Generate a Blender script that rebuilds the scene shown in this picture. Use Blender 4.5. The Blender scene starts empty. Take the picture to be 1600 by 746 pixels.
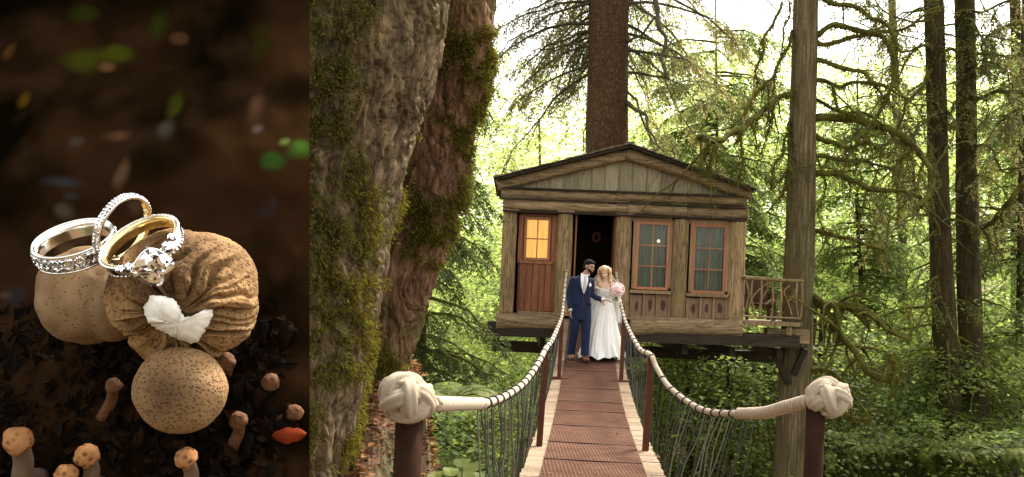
import bpy, math, random
import numpy as np
from mathutils import Vector, Matrix, Euler
R = math.radians
rng = np.random.default_rng(7)
random.seed(7)
scn = bpy.context.scene
col = scn.collection

# ---------------------------------------------------------------- camera, world, sun, exposure
EYE = np.array([0., 0., 1.6]); F = 1550.; CX = 800.; CY = 440.; ROLL = R(2.4)
RT = np.array([math.cos(ROLL), 0, math.sin(ROLL)]); UP = np.array([-math.sin(ROLL), 0, math.cos(ROLL)]); FW = np.array([0, 1., 0])
cam_d = bpy.data.cameras.new('camera'); cam = bpy.data.objects.new('camera', cam_d); col.objects.link(cam)
cam_d.sensor_width = 36; cam_d.lens = F / 1600 * 36; cam_d.shift_x = (800 - CX) / 1600; cam_d.shift_y = (CY - 373) / 1600
cam_d.clip_start = .05; cam_d.clip_end = 1000
cam.matrix_world = Matrix(((RT[0], UP[0], -FW[0], EYE[0]), (RT[1], UP[1], -FW[1], EYE[1]), (RT[2], UP[2], -FW[2], EYE[2]), (0, 0, 0, 1)))
scn.camera = cam
SUN_EL, SUN_AZ = R(52), R(-38)      # high, behind the wood and to the right-hand side
w = bpy.data.worlds.new('World'); scn.world = w; w.use_nodes = True
nt = w.node_tree; bg = nt.nodes['Background']
sky = nt.nodes.new('ShaderNodeTexSky'); sky.sky_type = 'NISHITA'; sky.sun_disc = False
sky.sun_elevation = SUN_EL; sky.sun_rotation = -SUN_AZ; sky.dust_density = 3; sky.air_density = 1.0
hs = nt.nodes.new('ShaderNodeHueSaturation'); hs.inputs['Saturation'].default_value = .18; hs.inputs['Value'].default_value = 1.25
mx = nt.nodes.new('ShaderNodeMix'); mx.data_type = 'RGBA'; mx.blend_type = 'MULTIPLY'; mx.inputs[0].default_value = 1; mx.inputs[7].default_value = (1, .972, .89, 1)
nt.links.new(sky.outputs[0], hs.inputs['Color']); nt.links.new(hs.outputs[0], mx.inputs[6]); nt.links.new(mx.outputs[2], bg.inputs[0])
bg.inputs[1].default_value = .15
sd = bpy.data.lights.new('sun', 'SUN'); sun = bpy.data.objects.new('sun', sd); col.objects.link(sun)
sd.energy = 4.0; sd.angle = R(12); sd.color = (1, .94, .82)
# direction towards the sun
sdir = Vector((math.sin(-SUN_AZ) * math.cos(SUN_EL), math.cos(SUN_AZ) * math.cos(SUN_EL), math.sin(SUN_EL)))
sun.rotation_euler = sdir.to_track_quat('Z', 'Y').to_euler(); sun.location = (0, 0, 30)
scn.view_settings.view_transform = 'Standard'; scn.view_settings.look = 'None'
scn.view_settings.exposure = 1.72; scn.view_settings.gamma = 1; scn.view_settings.use_curve_mapping = False
scn.cycles.max_bounces = 7; scn.cycles.diffuse_bounces = 4; scn.cycles.transparent_max_bounces = 12; scn.cycles.transmission_bounces = 6
scn.cycles.use_denoising = True; scn.cycles.sample_clamp_indirect = 6

def P(px, py, Y):
    u = (px - CX) / F; v = -(py - CY) / F
    return EYE + Y * (u * RT + v * UP + FW)
def PX(*p): return P(*p)[0]
def proj(p):
    d = np.asarray(p, float) - EYE; Y = d[..., 1]
    return np.stack([CX + F * (d @ RT) / Y, CY - F * (d @ UP) / Y], -1)

# ---------------------------------------------------------------- noise
def _h(i, j, k, s):
    n = (i * 374761393 + j * 668265263 + k * 2147483647 + s * 974634777) & 0x7fffffff
    n = ((n ^ (n >> 13)) * 1274126177) & 0x7fffffff
    n = (n ^ (n >> 16)) & 0xffff
    return n / 65535.
def vn(p, s=0):
    p = np.asarray(p, float); i = np.floor(p).astype(np.int64); f = p - i; f = f * f * (3 - 2 * f)
    x, y, z = i[:, 0], i[:, 1], i[:, 2]; r = 0
    for a in (0, 1):
        wa = f[:, 0] if a else 1 - f[:, 0]
        for b in (0, 1):
            wb = f[:, 1] if b else 1 - f[:, 1]
            for c in (0, 1):
                wc = f[:, 2] if c else 1 - f[:, 2]
                r = r + wa * wb * wc * _h(x + a, y + b, z + c, s)
    return r
def fbm(p, o=4, s=0):
    p = np.asarray(p, float); a = .5; r = 0; t = 0
    for k in range(o):
        r = r + a * vn(p, s + k * 17); t += a; a *= .5; p = p * 2.03 + 11.7
    return r / t

# ---------------------------------------------------------------- mesh builder
def nrm(v): return v / np.maximum(np.linalg.norm(v, axis=-1, keepdims=True), 1e-9)
class MB:
    def __init__(s): s.v = []; s.q = []; s.t = []; s.n = 0; s.polys = []
    def add(s, v, q=None, t=None):
        v = np.asarray(v, float).reshape(-1, 3); s.v.append(v)
        if q is not None and len(q): s.q.append(np.asarray(q, np.int64).reshape(-1, 4) + s.n)
        if t is not None and len(t): s.t.append(np.asarray(t, np.int64).reshape(-1, 3) + s.n)
        s.n += len(v); return s
    def box(s, lo, hi, rot=None, jit=0, about=None):
        lo = np.asarray(lo, float); hi = np.asarray(hi, float)
        c = np.array([[x, y, z] for x in (0, 1) for y in (0, 1) for z in (0, 1)], float)
        v = lo + c * (hi - lo)
        if jit: v += rng.uniform(-jit, jit, v.shape)
        if rot is not None:
            m = (lo + hi) / 2 if about is None else np.asarray(about, float)
            v = (v - m) @ np.array(rot.to_3x3() if hasattr(rot, 'to_3x3') else rot).T + m
        return s.add(v, [[0, 1, 3, 2], [4, 6, 7, 5], [0, 4, 5, 1], [2, 3, 7, 6], [0, 2, 6, 4], [1, 5, 7, 3]])
    def obox(s, a, b, wx, wy, side=(1, 0, 0)):
        """bar from a to b, wx wide along side, wy thick"""
        a = np.asarray(a, float); b = np.asarray(b, float); d = nrm(b - a); sx = np.asarray(side, float); sx = nrm(sx - d * (sx @ d)); sy = np.cross(d, sx)
        v = [p + sx * wx / 2 * i + sy * wy / 2 * j for p in (a, b) for i in (-1, 1) for j in (-1, 1)]
        return s.add(v, [[0, 1, 3, 2], [4, 6, 7, 5], [0, 4, 5, 1], [2, 3, 7, 6], [0, 2, 6, 4], [1, 5, 7, 3]])
    def grid(s, V, closed_u=False, caps=False):
        """V: rows x cols x 3"""
        V = np.asarray(V, float); r, c, _ = V.shape
        i = np.arange(r - 1)[:, None]; j = np.arange(c if closed_u else c - 1)[None]
        j2 = (j + 1) % c
        q = np.stack([i * c + j, i * c + j2, (i + 1) * c + j2, (i + 1) * c + j], -1).reshape(-1, 4)
        t = []
        vv = V.reshape(-1, 3)
        if caps:
            vv = np.vstack([vv, V[0].mean(0), V[-1].mean(0)]); m = r * c
            for k in range(c):
                k2 = (k + 1) % c
                t.append([m, k2, k]); t.append([m + 1, (r - 1) * c + k, (r - 1) * c + k2])
        return s.add(vv, q, t)
    def tube(s, pts, rad, n=8, caps=True, fn=None, flat=1.0, twist=0):
        pts = np.asarray(pts, float); m = len(pts); rad = np.broadcast_to(np.asarray(rad, float), (m,))
        T = nrm(np.gradient(pts, axis=0)); ref = np.array([0, 0, 1.]) if abs(T[0][2]) < .9 else np.array([1., 0, 0])
        N = np.zeros_like(pts); N[0] = nrm(np.cross(T[0], ref))
        for i in range(1, m): N[i] = nrm(N[i - 1] - T[i] * (N[i - 1] @ T[i]))
        B = np.cross(T, N); a = np.linspace(0, 2 * math.pi, n, endpoint=False)
        rr = np.repeat(rad[:, None], n, 1)
        if fn is not None: rr = rr * fn(pts, a, m, n)
        V = pts[:, None] + rr[..., None] * (np.cos(a)[None, :, None] * N[:, None] + flat * np.sin(a)[None, :, None] * B[:, None])
        return s.grid(V, True, caps)
    def ball(s, c, r, nu=12, nv=8, fn=None, rot=None):
        c = np.asarray(c, float); r = np.broadcast_to(np.asarray(r, float), (3,))
        th = np.linspace(0, math.pi, nv + 1)[:, None]; ph = np.linspace(0, 2 * math.pi, nu, endpoint=False)[None]
        D = np.stack([np.sin(th) * np.cos(ph), np.sin(th) * np.sin(ph), np.cos(th) + 0 * ph], -1)
        k = 1 if fn is None else fn(D.reshape(-1, 3)).reshape(nv + 1, nu, 1)
        V = D * k * r
        if rot is not None: V = V @ np.array(rot).T
        return s.grid(V + c, True)
    def leaves(s, c, d, nr, L, W, fold=0.):
        """diamond leaves: c base points, d direction, nr normal"""
        c = np.asarray(c, float); n = len(c)
        if n == 0: return s
        d = nrm(d); sd = nrm(np.cross(d, nr)); nn = np.cross(sd, d)
        L = np.broadcast_to(L, (n,))[:, None]; W = np.broadcast_to(W, (n,))[:, None]
        v = np.stack([c, c + d * L * .45 + sd * W * .5 + nn * fold * W, c + d * L, c + d * L * .45 - sd * W * .5 + nn * fold * W], 1)
        q = np.arange(n)[:, None] * 4 + np.arange(4)
        return s.add(v.reshape(-1, 3), q)
    def mesh(s, name='mesh', origin=(0, 0, 0), smooth=False, mats=()):
        V = np.vstack(s.v) - np.asarray(origin, float)
        Q = np.vstack(s.q) if s.q else np.zeros((0, 4), np.int64); T = np.vstack(s.t) if s.t else np.zeros((0, 3), np.int64)
        me = bpy.data.meshes.new(name); me.vertices.add(len(V)); me.vertices.foreach_set('co', V.ravel().astype(np.float32))
        L = np.concatenate([Q.ravel(), T.ravel()]); me.loops.add(len(L)); me.loops.foreach_set('vertex_index', L.astype(np.int32))
        st = np.concatenate([np.arange(len(Q)) * 4, len(Q) * 4 + np.arange(len(T)) * 3]); tt = np.concatenate([np.full(len(Q), 4), np.full(len(T), 3)])
        me.polygons.add(len(st)); me.polygons.foreach_set('loop_start', st.astype(np.int32)); me.polygons.foreach_set('loop_total', tt.astype(np.int32))
        me.update(calc_edges=True); me.validate()
        me.polygons.foreach_set('use_smooth', np.full(len(me.polygons), bool(smooth)))
        for m in mats: me.materials.append(m)
        return me
def base_of(p):
    return np.zeros(3) if p is None else np.array(p.get('_w', (0, 0, 0)), float)
def obj(name, mb, m, parent=None, smooth=False, at=None, kind=None):
    """link a builder (world coordinates) as one mesh object"""
    o0 = base_of(parent) if at is None else np.asarray(at, float)
    me = mb if isinstance(mb, bpy.types.Mesh) else mb.mesh(name, o0, smooth, (m,) if m else ())
    o = bpy.data.objects.new(name, me); col.objects.link(o)
    if parent is not None:
        o.parent = parent; o.location = Vector(o0 - base_of(parent))
    else: o.location = Vector(o0)
    o['_w'] = [float(x) for x in o0]
    if kind: o['kind'] = kind
    return o
def thing(name, label, cat, loc, group=None):
    o = bpy.data.objects.new(name, None); col.objects.link(o); o.location = Vector(loc); o['_w'] = [float(x) for x in loc]
    o['label'] = label; o['category'] = cat; o.empty_display_size = .1
    if group: o['group'] = group
    return o
def tag(o, label, cat, group=None):
    o['label'] = label; o['category'] = cat
    if group: o['group'] = group
    return o
def remesh(mb, name, origin, voxel, it=3, fac=.5, mats=()):
    me = mb.mesh('tmp', origin); o = bpy.data.objects.new('tmp', me); col.objects.link(o)
    m = o.modifiers.new('r', 'REMESH'); m.mode = 'VOXEL'; m.voxel_size = voxel
    if it: sm = o.modifiers.new('s', 'SMOOTH'); sm.iterations = it; sm.factor = fac
    dg = bpy.context.evaluated_depsgraph_get(); ev = o.evaluated_get(dg)
    r = bpy.data.meshes.new_from_object(ev); r.name = name
    bpy.data.objects.remove(o); bpy.data.meshes.remove(me)
    r.materials.clear()
    for x in mats: r.materials.append(x)
    r.polygons.foreach_set('use_smooth', np.ones(len(r.polygons), bool))
    return r
def spline(p, n):
    p = np.asarray(p, float); m = len(p); d = np.r_[0, np.cumsum(np.linalg.norm(np.diff(p, axis=0), axis=1))]
    t = np.linspace(0, d[-1], n); e = np.vstack([2 * p[0] - p[1], p, 2 * p[-1] - p[-2]])
    k = np.clip(np.searchsorted(d, t, 'right') - 1, 0, m - 2); u = ((t - d[k]) / np.maximum(d[k + 1] - d[k], 1e-9))[:, None]
    a, b, c, f = e[k], e[k + 1], e[k + 2], e[k + 3]
    return .5 * ((2 * b) + (-a + c) * u + (2 * a - 5 * b + 4 * c - f) * u ** 2 + (-a + 3 * b - 3 * c + f) * u ** 3)

# ---------------------------------------------------------------- materials
class N:
    def __init__(s, name):
        s.m = bpy.data.materials.new(name); s.m.use_nodes = True; s.t = s.m.node_tree; s.b = s.t.nodes['Principled BSDF']
    def n(s, ty, **kw):
        x = s.t.nodes.new(ty)
        for k, v in kw.items():
            if k.startswith('i_'):
                key = k[2:]; key = int(key) if key.isdigit() else key.replace('_', ' ')
                x.inputs[key].default_value = v
            else: setattr(x, k, v)
        return x
    def l(s, a, b): s.t.links.new(a, b)
    def coord(s, sc=(1, 1, 1), kind='Object'):
        tc = s.n('ShaderNodeTexCoord'); mp = s.n('ShaderNodeMapping'); mp.inputs['Scale'].default_value = sc
        s.l(tc.outputs[kind], mp.inputs[0]); return mp.outputs[0]
    def noise(s, v, scale, detail=5, rough=.6, dist=0):
        x = s.n('ShaderNodeTexNoise', i_Scale=scale, i_Detail=detail, i_Roughness=rough, i_Distortion=dist); s.l(v, x.inputs['Vector']); return x.outputs['Fac']
    def ramp(s, fac, stops, interp='LINEAR'):
        x = s.n('ShaderNodeValToRGB'); cr = x.color_ramp; cr.interpolation = interp
        while len(cr.elements) < len(stops): cr.elements.new(.5)
        for e, (p, c) in zip(cr.elements, stops): e.position = p; e.color = (*c, 1) if len(c) == 3 else c
        s.l(fac, x.inputs[0]); return x.outputs[0]
    def mix(s, f, a, b, mode='MIX'):
        x = s.n('ShaderNodeMix', data_type='RGBA', blend_type=mode)
        for inp, v in ((x.inputs[0], f), (x.inputs[6], a), (x.inputs[7], b)):
            if isinstance(v, (int, float)): inp.default_value = v
            elif isinstance(v, tuple): inp.default_value = (*v, 1) if len(v) == 3 else v
            else: s.l(v, inp)
        return x.outputs[2]
    def math(s, op, a, b=0):
        x = s.n('ShaderNodeMath', operation=op)
        for i, v in enumerate((a, b)):
            if isinstance(v, (int, float)): x.inputs[i].default_value = v
            else: s.l(v, x.inputs[i])
        return x.outputs[0]
    def bump(s, h, st=.5, d=.01):
        x = s.n('ShaderNodeBump', i_Strength=st, i_Distance=d); s.l(h, x.inputs['Height']); s.l(x.outputs[0], s.b.inputs['Normal']); return x
    def col(s, c):
        if isinstance(c, tuple): s.b.inputs['Base Color'].default_value = (*c, 1)
        else: s.l(c, s.b.inputs['Base Color'])
    def rough(s, v): s.b.inputs['Roughness'].default_value = v; return s
def plain(name, c, rough=.6, metal=0, spec=.5, var=.25, scale=30, bump=.15, bd=.003, sheen=0):
    k = N(name); v = k.coord(); f = k.noise(v, scale)
    k.col(k.ramp(f, [(.25, tuple(x * (1 - var) for x in c)), (.75, tuple(min(1, x * (1 + var)) for x in c))]))
    k.rough(rough); k.b.inputs['Metallic'].default_value = metal; k.b.inputs['Specular IOR Level'].default_value = spec
    if bump: k.bump(f, bump, bd)
    if sheen: k.b.inputs['Sheen Weight'].default_value = sheen
    return k.m
def wood(name, a, b, axis='z', moss=0, mossc=(.06, .065, .015), scale=9, rough=.85, streak=12, bump=.6, crack=True):
    k = N(name); st = {'z': (streak, streak, .8), 'x': (.8, streak, streak), 'y': (streak, .8, streak)}[axis]
    v = k.coord(st); oi = k.n('ShaderNodeObjectInfo'); ad = k.n('ShaderNodeVectorMath', operation='ADD')
    cb = k.n('ShaderNodeCombineXYZ'); r9 = k.math('MULTIPLY', oi.outputs['Random'], 40.)
    for i in range(3): k.l(r9, cb.inputs[i])
    k.l(v, ad.inputs[0]); k.l(cb.outputs[0], ad.inputs[1]); v = ad.outputs[0]
    f = k.noise(v, scale / 5, 8, .78, 1.2); c = k.ramp(f, [(.36, a), (.62, b)])
    hsv = k.n('ShaderNodeHueSaturation', i_Saturation=1.0); k.l(c, hsv.inputs['Color'])
    mr = k.n('ShaderNodeMapRange', i_3=.75, i_4=1.2); k.l(oi.outputs['Random'], mr.inputs[0]); k.l(mr.outputs[0], hsv.inputs['Value']); c = hsv.outputs[0]
    big = k.noise(k.coord((1, 1, 1)), 1.8, 4, .6)
    if moss: c = k.mix(k.math('MULTIPLY', k.ramp(big, [(.42, (0, 0, 0)), (.66, (1, 1, 1))]), moss), c, mossc)
    g = k.noise(v, scale / 2.2, 4, .7)
    if crack: c = k.mix(k.ramp(g, [(.34, (1, 1, 1)), (.46, (0, 0, 0))]), c, tuple(x * .45 for x in a))
    k.col(c); k.rough(rough); k.b.inputs['Specular IOR Level'].default_value = .25
    k.bump(k.math('ADD', f, g), bump, .012); return k.m
def bark(name, dark, light, moss=None, mossf=0., st=(9, 9, 1.6), bd=.03, mscale=1.3, mlo=.45, mhi=.6, scale=1.2):
    k = N(name); v = k.coord(st); f = k.noise(v, scale, 8, .7, .5); vo = k.n('ShaderNodeTexVoronoi', feature='DISTANCE_TO_EDGE', i_Scale=scale * 1.1)
    k.l(v, vo.inputs['Vector']); e = k.ramp(vo.outputs['Distance'], [(0, (0, 0, 0)), (.25, (1, 1, 1))])
    f2 = k.noise(k.coord((34, 34, 13)), 1.4, 6, .75); f = k.math('ADD', k.math('MULTIPLY', f, .55), k.math('MULTIPLY', f2, .45)); c = k.ramp(f, [(.36, dark), (.62, light)]); c = k.mix(e, k.mix(.5, c, tuple(x * .5 for x in dark)), c)
    if moss:
        mf = k.noise(k.coord((1, 1, .6)), mscale, 6, .65); mf = k.ramp(mf, [(mlo, (0, 0, 0)), (mhi, (1, 1, 1))])
        fine = k.noise(k.coord(), 38, 4); mc = k.ramp(fine, [(.3, tuple(x * .45 for x in moss)), (.7, tuple(x * 1.3 for x in moss))])
        c = k.mix(k.math('MULTIPLY', mf, mossf), c, mc)
    k.col(c); k.rough(.95); k.b.inputs['Specular IOR Level'].default_value = .15
    k.bump(k.math('ADD', f, k.math('MULTIPLY', e, .5)), .9, bd); return k.m
def leafmat(name, a, b, trans=.45, rough=.6, spec=.12, tcol=1.6, brown=None, bfrac=.06):
    k = N(name); g = k.n('ShaderNodeNewGeometry'); r = g.outputs['Random Per Island']
    stops = [(0, a), (1, b)]
    if brown: stops = [(0, brown), (bfrac, brown), (bfrac + .01, a), (1, b)]
    c = k.ramp(r, stops)
    big = k.noise(k.coord(), .45, 3); c = k.mix(k.ramp(big, [(.35, (0, 0, 0)), (.65, (1, 1, 1))]), c, k.mix(1, c, (1.35, 1.2, .8), 'MULTIPLY'))
    k.col(c); k.rough(rough); k.b.inputs['Specular IOR Level'].default_value = spec
    tr = k.n('ShaderNodeBsdfTranslucent'); k.l(k.mix(1, c, (tcol * 1.1, tcol * 1.12, tcol * .75), 'MULTIPLY'), tr.inputs[0])
    ms = k.n('ShaderNodeMixShader', i_0=trans); k.l(k.b.outputs[0], ms.inputs[1]); k.l(tr.outputs[0], ms.inputs[2])
    k.l(ms.outputs[0], k.t.nodes['Material Output'].inputs[0]); return k.m
M = {}
M['bark_mossy'] = bark('bark_mossy', (.018, .012, .006), (.29, .205, .115), (.075, .082, .012), .95, mscale=1.6, mlo=.5, mhi=.62, st=(7, 7, 2), bd=.04)
M['bark_pink'] = bark('bark_pink', (.032, .015, .008), (.30, .165, .095), (.07, .078, .012), .9, mscale=1.8, mlo=.52, mhi=.64, st=(9, 9, 2.5), bd=.03)
M['bark_red'] = bark('bark_red', (.028, .016, .008), (.13, .068, .035), (.07, .06, .012), .5, st=(9, 9, 6), bd=.03, mlo=.5, mhi=.7)
M['bark_grey'] = bark('bark_grey', (.05, .035, .018), (.26, .195, .11), (.075, .08, .02), .75, st=(10, 10, .7), bd=.02, mlo=.42, mhi=.75)
M['bark_dark'] = bark('bark_dark', (.014, .009, .005), (.085, .055, .028), (.06, .06, .012), .5, st=(9, 9, 1.4), bd=.03)
M['branch'] = bark('mossy_branch', (.025, .02, .007), (.10, .085, .02), (.13, .13, .02), .9, st=(9, 9, 9), bd=.02, mscale=4, mlo=.35, mhi=.6)
M['twig'] = plain('twig', (.05, .04, .018), .9, scale=5, bump=0)
M['moss'] = leafmat('moss_tuft', (.028, .026, .007), (.155, .14, .03), .3, .9, .05, 1.3)
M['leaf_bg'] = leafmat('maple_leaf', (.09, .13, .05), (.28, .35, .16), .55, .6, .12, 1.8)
M['leaf_far'] = leafmat('haze_pale_leaf', (.24, .31, .18), (.44, .52, .34), .6, .6, .1, 1.7)  # haze of distance put into the pale leaf colour
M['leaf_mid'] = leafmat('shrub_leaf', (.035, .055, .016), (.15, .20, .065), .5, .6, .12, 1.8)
M['needle_dark'] = leafmat('dark_needles', (.020, .036, .014), (.068, .098, .034), .38, .6, .08, 1.5, brown=(.09, .05, .02), bfrac=.04)
M['needle'] = leafmat('needles', (.035, .048, .018), (.12, .14, .055), .45, .6, .08, 1.7, brown=(.11, .07, .03), bfrac=.08)
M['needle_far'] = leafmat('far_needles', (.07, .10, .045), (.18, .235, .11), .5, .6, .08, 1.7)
M['needle_dry'] = leafmat('sparse_needles', (.07, .075, .045), (.16, .17, .10), .5, .7, .1, 1.6, brown=(.13, .095, .055), bfrac=.3)
M['fern'] = leafmat('fern', (.05, .072, .016), (.14, .17, .045), .45, .6, .12, 1.6)
M['rope'] = plain('rope', (.43, .35, .265), .9, scale=220, var=.2, bump=.5, bd=.002, spec=.1)
M['rope_knot'] = plain('knot_rope', (.36, .295, .22), .95, scale=150, var=.25, bump=.5, bd=.003, spec=.05)
M['rope_dark'] = plain('rope_groove_shade', (.20, .155, .11), .95, scale=120, bump=.3)  # core darker than the strands: shade of the grooves put into its colour
M['cord'] = plain('dark_cord', (.03, .027, .022), .8, scale=90, var=.4)
M['cord_pale'] = plain('grey_cord', (.12, .105, .08), .85, scale=160, var=.4)
M['steel_brown'] = plain('brown_painted_steel', (.085, .030, .016), .7, spec=.12, scale=14, var=.25)
M['dark_steel'] = plain('dark_post', (.030, .015, .009), .85, spec=.02, scale=9, var=.3)

# ---------------------------------------------------------------- ground
def sm(e0, e1, x):
    t = np.clip((x - e0) / (e1 - e0), 0, 1); return t * t * (3 - 2 * t)
def gz(x, y):
    x = np.asarray(x, float); y = np.asarray(y, float)
    base = -4.2 + 2.0 * sm(4, 14, x) * sm(14, 26, y) + 1.2 * sm(-3, -10, x) + 10 * sm(42, 120, y)
    base = base + (-.15 - base) * sm(7.5, 2.5, y)              # abutment in front of the bridge
    left = sm(-.2, -.95, x - (y - 6) * .03) * sm(14, 8.5, y)
    base = base + (.02 + .62 * sm(5.6, 7.5, y) - base) * left
    p = np.stack([x * .35, y * .35, 0 * x], -1).reshape(-1, 3)
    return base + ((fbm(p, 3, 5) - .5) * .7).reshape(x.shape) * sm(3, 9, y)
def ground():
    xs = np.concatenate([np.linspace(-90, -8, 22), np.linspace(-7, 24, 150), np.linspace(26, 110, 22)])
    ys = np.concatenate([np.linspace(-30, 2, 12), np.linspace(2.4, 40, 160), np.linspace(42, 170, 40)])
    X, Y = np.meshgrid(xs, ys); b = MB(); b.grid(np.stack([X, Y, gz(X, Y)], -1))
    k = N('forest_floor_soil'); v = k.coord(); f = k.noise(v, 5, 8, .7); g = k.noise(v, .7, 4)
    c = k.ramp(f, [(.3, (.035, .02, .01)), (.55, (.12, .06, .03)), (.75, (.2, .11, .06))])
    c = k.mix(k.ramp(g, [(.45, (0, 0, 0)), (.6, (1, 1, 1))]), c, (.05, .055, .015)); k.col(c); k.rough(1); k.bump(f, .8, .05)
    o = obj('ground', b, k.m, smooth=True, kind='structure')
ground()

def litter(name, n, area, mats, L=(.04, .1)):
    x = rng.uniform(area[0], area[1], n); y = rng.uniform(area[2], area[3], n); z = gz(x, y) + rng.uniform(0.005, .05, n)
    a = rng.uniform(0, 6.28, n); d = np.stack([np.cos(a), np.sin(a), rng.uniform(-.3, .5, n)], -1)
    nr = nrm(np.stack([rng.normal(0, .45, n), rng.normal(0, .45, n), np.ones(n)], -1))
    l = rng.uniform(*L, n); b = MB(); b.leaves(np.stack([x, y, z], -1), d, nr, l, l * .6, .15); return obj(name, b, mats, kind='stuff')
M['litter'] = leafmat('dead_leaf', (.05, .024, .011), (.21, .105, .052), .12, .9, .1, 1.2)
litter('fallen_leaves', 26000, (-2.6, .6, 4.6, 10.5), M['litter'])

# ---------------------------------------------------------------- big mossy trunks, left foreground
def px_trunk(label, cat, name, cl, dep, mat, seed, amp, mossden=0, mossmask=None, ridge=.5, ncol=220, nrow=420, zmin=None):
    """cl: list of (px, py, radius_px) down the axis, at depth dep(py)"""
    pts = np.array([P(a, b, dep) for a, b, _ in cl]); rad = np.array([r for _, _, r in cl]) / F * dep
    c = spline(pts, nrow); s = np.linspace(0, 1, nrow); dd = np.r_[0, np.cumsum(np.linalg.norm(np.diff(pts, axis=0), axis=1))]; rr = np.interp(s * dd[-1], dd, rad)
    a = np.linspace(0, 2 * math.pi, ncol, endpoint=False)
    T = nrm(np.gradient(c, axis=0)); Nn = nrm(np.cross(T, np.array([0, 1., 0]))); B = np.cross(T, Nn)
    D = np.cos(a)[None, :, None] * Nn[:, None] + np.sin(a)[None, :, None] * B[:, None]
    S = c[:, None] + rr[:, None, None] * D
    f0 = S.reshape(-1, 3)
    wp = f0 + (fbm(f0 * 2, 3, seed + 9)[:, None] - .5) * .35
    n1 = fbm(wp * np.array([5, 5, 1.3]), 5, seed); rid = 1 - np.abs(2 * n1 - 1) * 1.0
    n2 = fbm(wp * np.array([14, 14, 6]), 4, seed + 3); n3 = fbm(wp * np.array([20, 20, 6]) + 1.4 * n1[:, None], 4, seed + 31); crag = np.clip(np.abs(2 * n3 - 1) * 3.2, 0, 1) ** .6; n0 = fbm(f0 * .9, 2, seed + 5)
    disp = amp * .85 * (crag - .8) + amp * (1.6 * (np.abs(2 * n1 - 1)) ** .7 - .5) + amp * .6 * (n2 - .5) + amp * 2.2 * (n0 - .5)
    fl = 1 + .0 * s
    V = c[:, None] + (rr[:, None, None] + disp.reshape(nrow, ncol, 1)) * D
    b = MB(); b.grid(V, True, True)
    root = thing(name, label, cat, (pts[0] if pts[0][2] < pts[-1][2] else pts[-1]))
    tr = obj('trunk', b, mat, root, True)
    if mossden:
        Vf = V.reshape(-1, 3); Df = D.reshape(-1, 3); pr = proj(Vf)
        mk = mossmask(pr[:, 0], pr[:, 1], fbm(Vf * np.array([2.2, 2.2, 1.5]), 4, seed + 20), fbm(Vf * 9, 2, seed + 40)) * (Df[:, 1] < .35)
        idx = rng.choice(len(Vf), mossden, p=mk / mk.sum()); n = mossden
        base = Vf[idx] + rng.normal(0, .012, (n, 3)); dr = nrm(Df[idx] + rng.normal(0, .55, (n, 3)) + np.array([0, 0, -.75]))
        m = MB(); l = rng.uniform(.014, .042, n); m.leaves(base + Df[idx] * (.035 * fbm(base * 14, 2, 77))[:, None], dr, rng.normal(0, 1, (n, 3)), l, l * .22, 0)
        mo = obj('moss', m, M['moss'], root, kind='stuff')
    return root
def mask1(x, y, n, f):
    t = 640 - .12 * (y - 0) ; left = np.clip((t - x) / 80, 0, 1)
    return np.clip((n - .42 + .13 * left - .17 * (1 - left)) * 8, 0, 1) * np.clip((f - .35) * 5, 0, 1) + 1e-5
def mask2(x, y, n, f):
    band = np.exp(-((y - 110) / 70) ** 2) * 1.0 + np.exp(-((y - 210) / 50) ** 2) * .9 + .5 * np.exp(-((y - 330) / 40) ** 2) + .7 * np.exp(-((y - 560) / 80) ** 2)
    return np.clip((n - .60 + .20 * band) * 8, 0, 1) * np.clip((f - .35) * 5, 0, 1) + 1e-5
px_trunk('massive mossy furrowed trunk filling the left side beside the bridge, the nearest tree', 'tree', 'mossy_tree',
         [(310, 1000, 300), (358, 760, 182), (392, 600, 172), (422, 470, 168), (446, 350, 166), (466, 200, 182), (496, 60, 194), (520, -120, 206), (535, -300, 212)],
         6.4, M['bark_mossy'], 3, .045, 150000, mask1, nrow=760, ncol=460)
px_trunk('reddish leaning trunk with moss patches, just behind the massive mossy trunk', 'tree', 'leaning_tree',
         [(505, 1000, 100), (540, 760, 62), (572, 610, 56), (602, 510, 52), (640, 420, 47), (672, 330, 46), (696, 210, 45), (717, 100, 45), (725, 0, 46), (728, -130, 54), (735, -300, 54)],
         7.6, M['bark_pink'], 13, .030, 46000, mask2, ncol=260, nrow=600)

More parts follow.
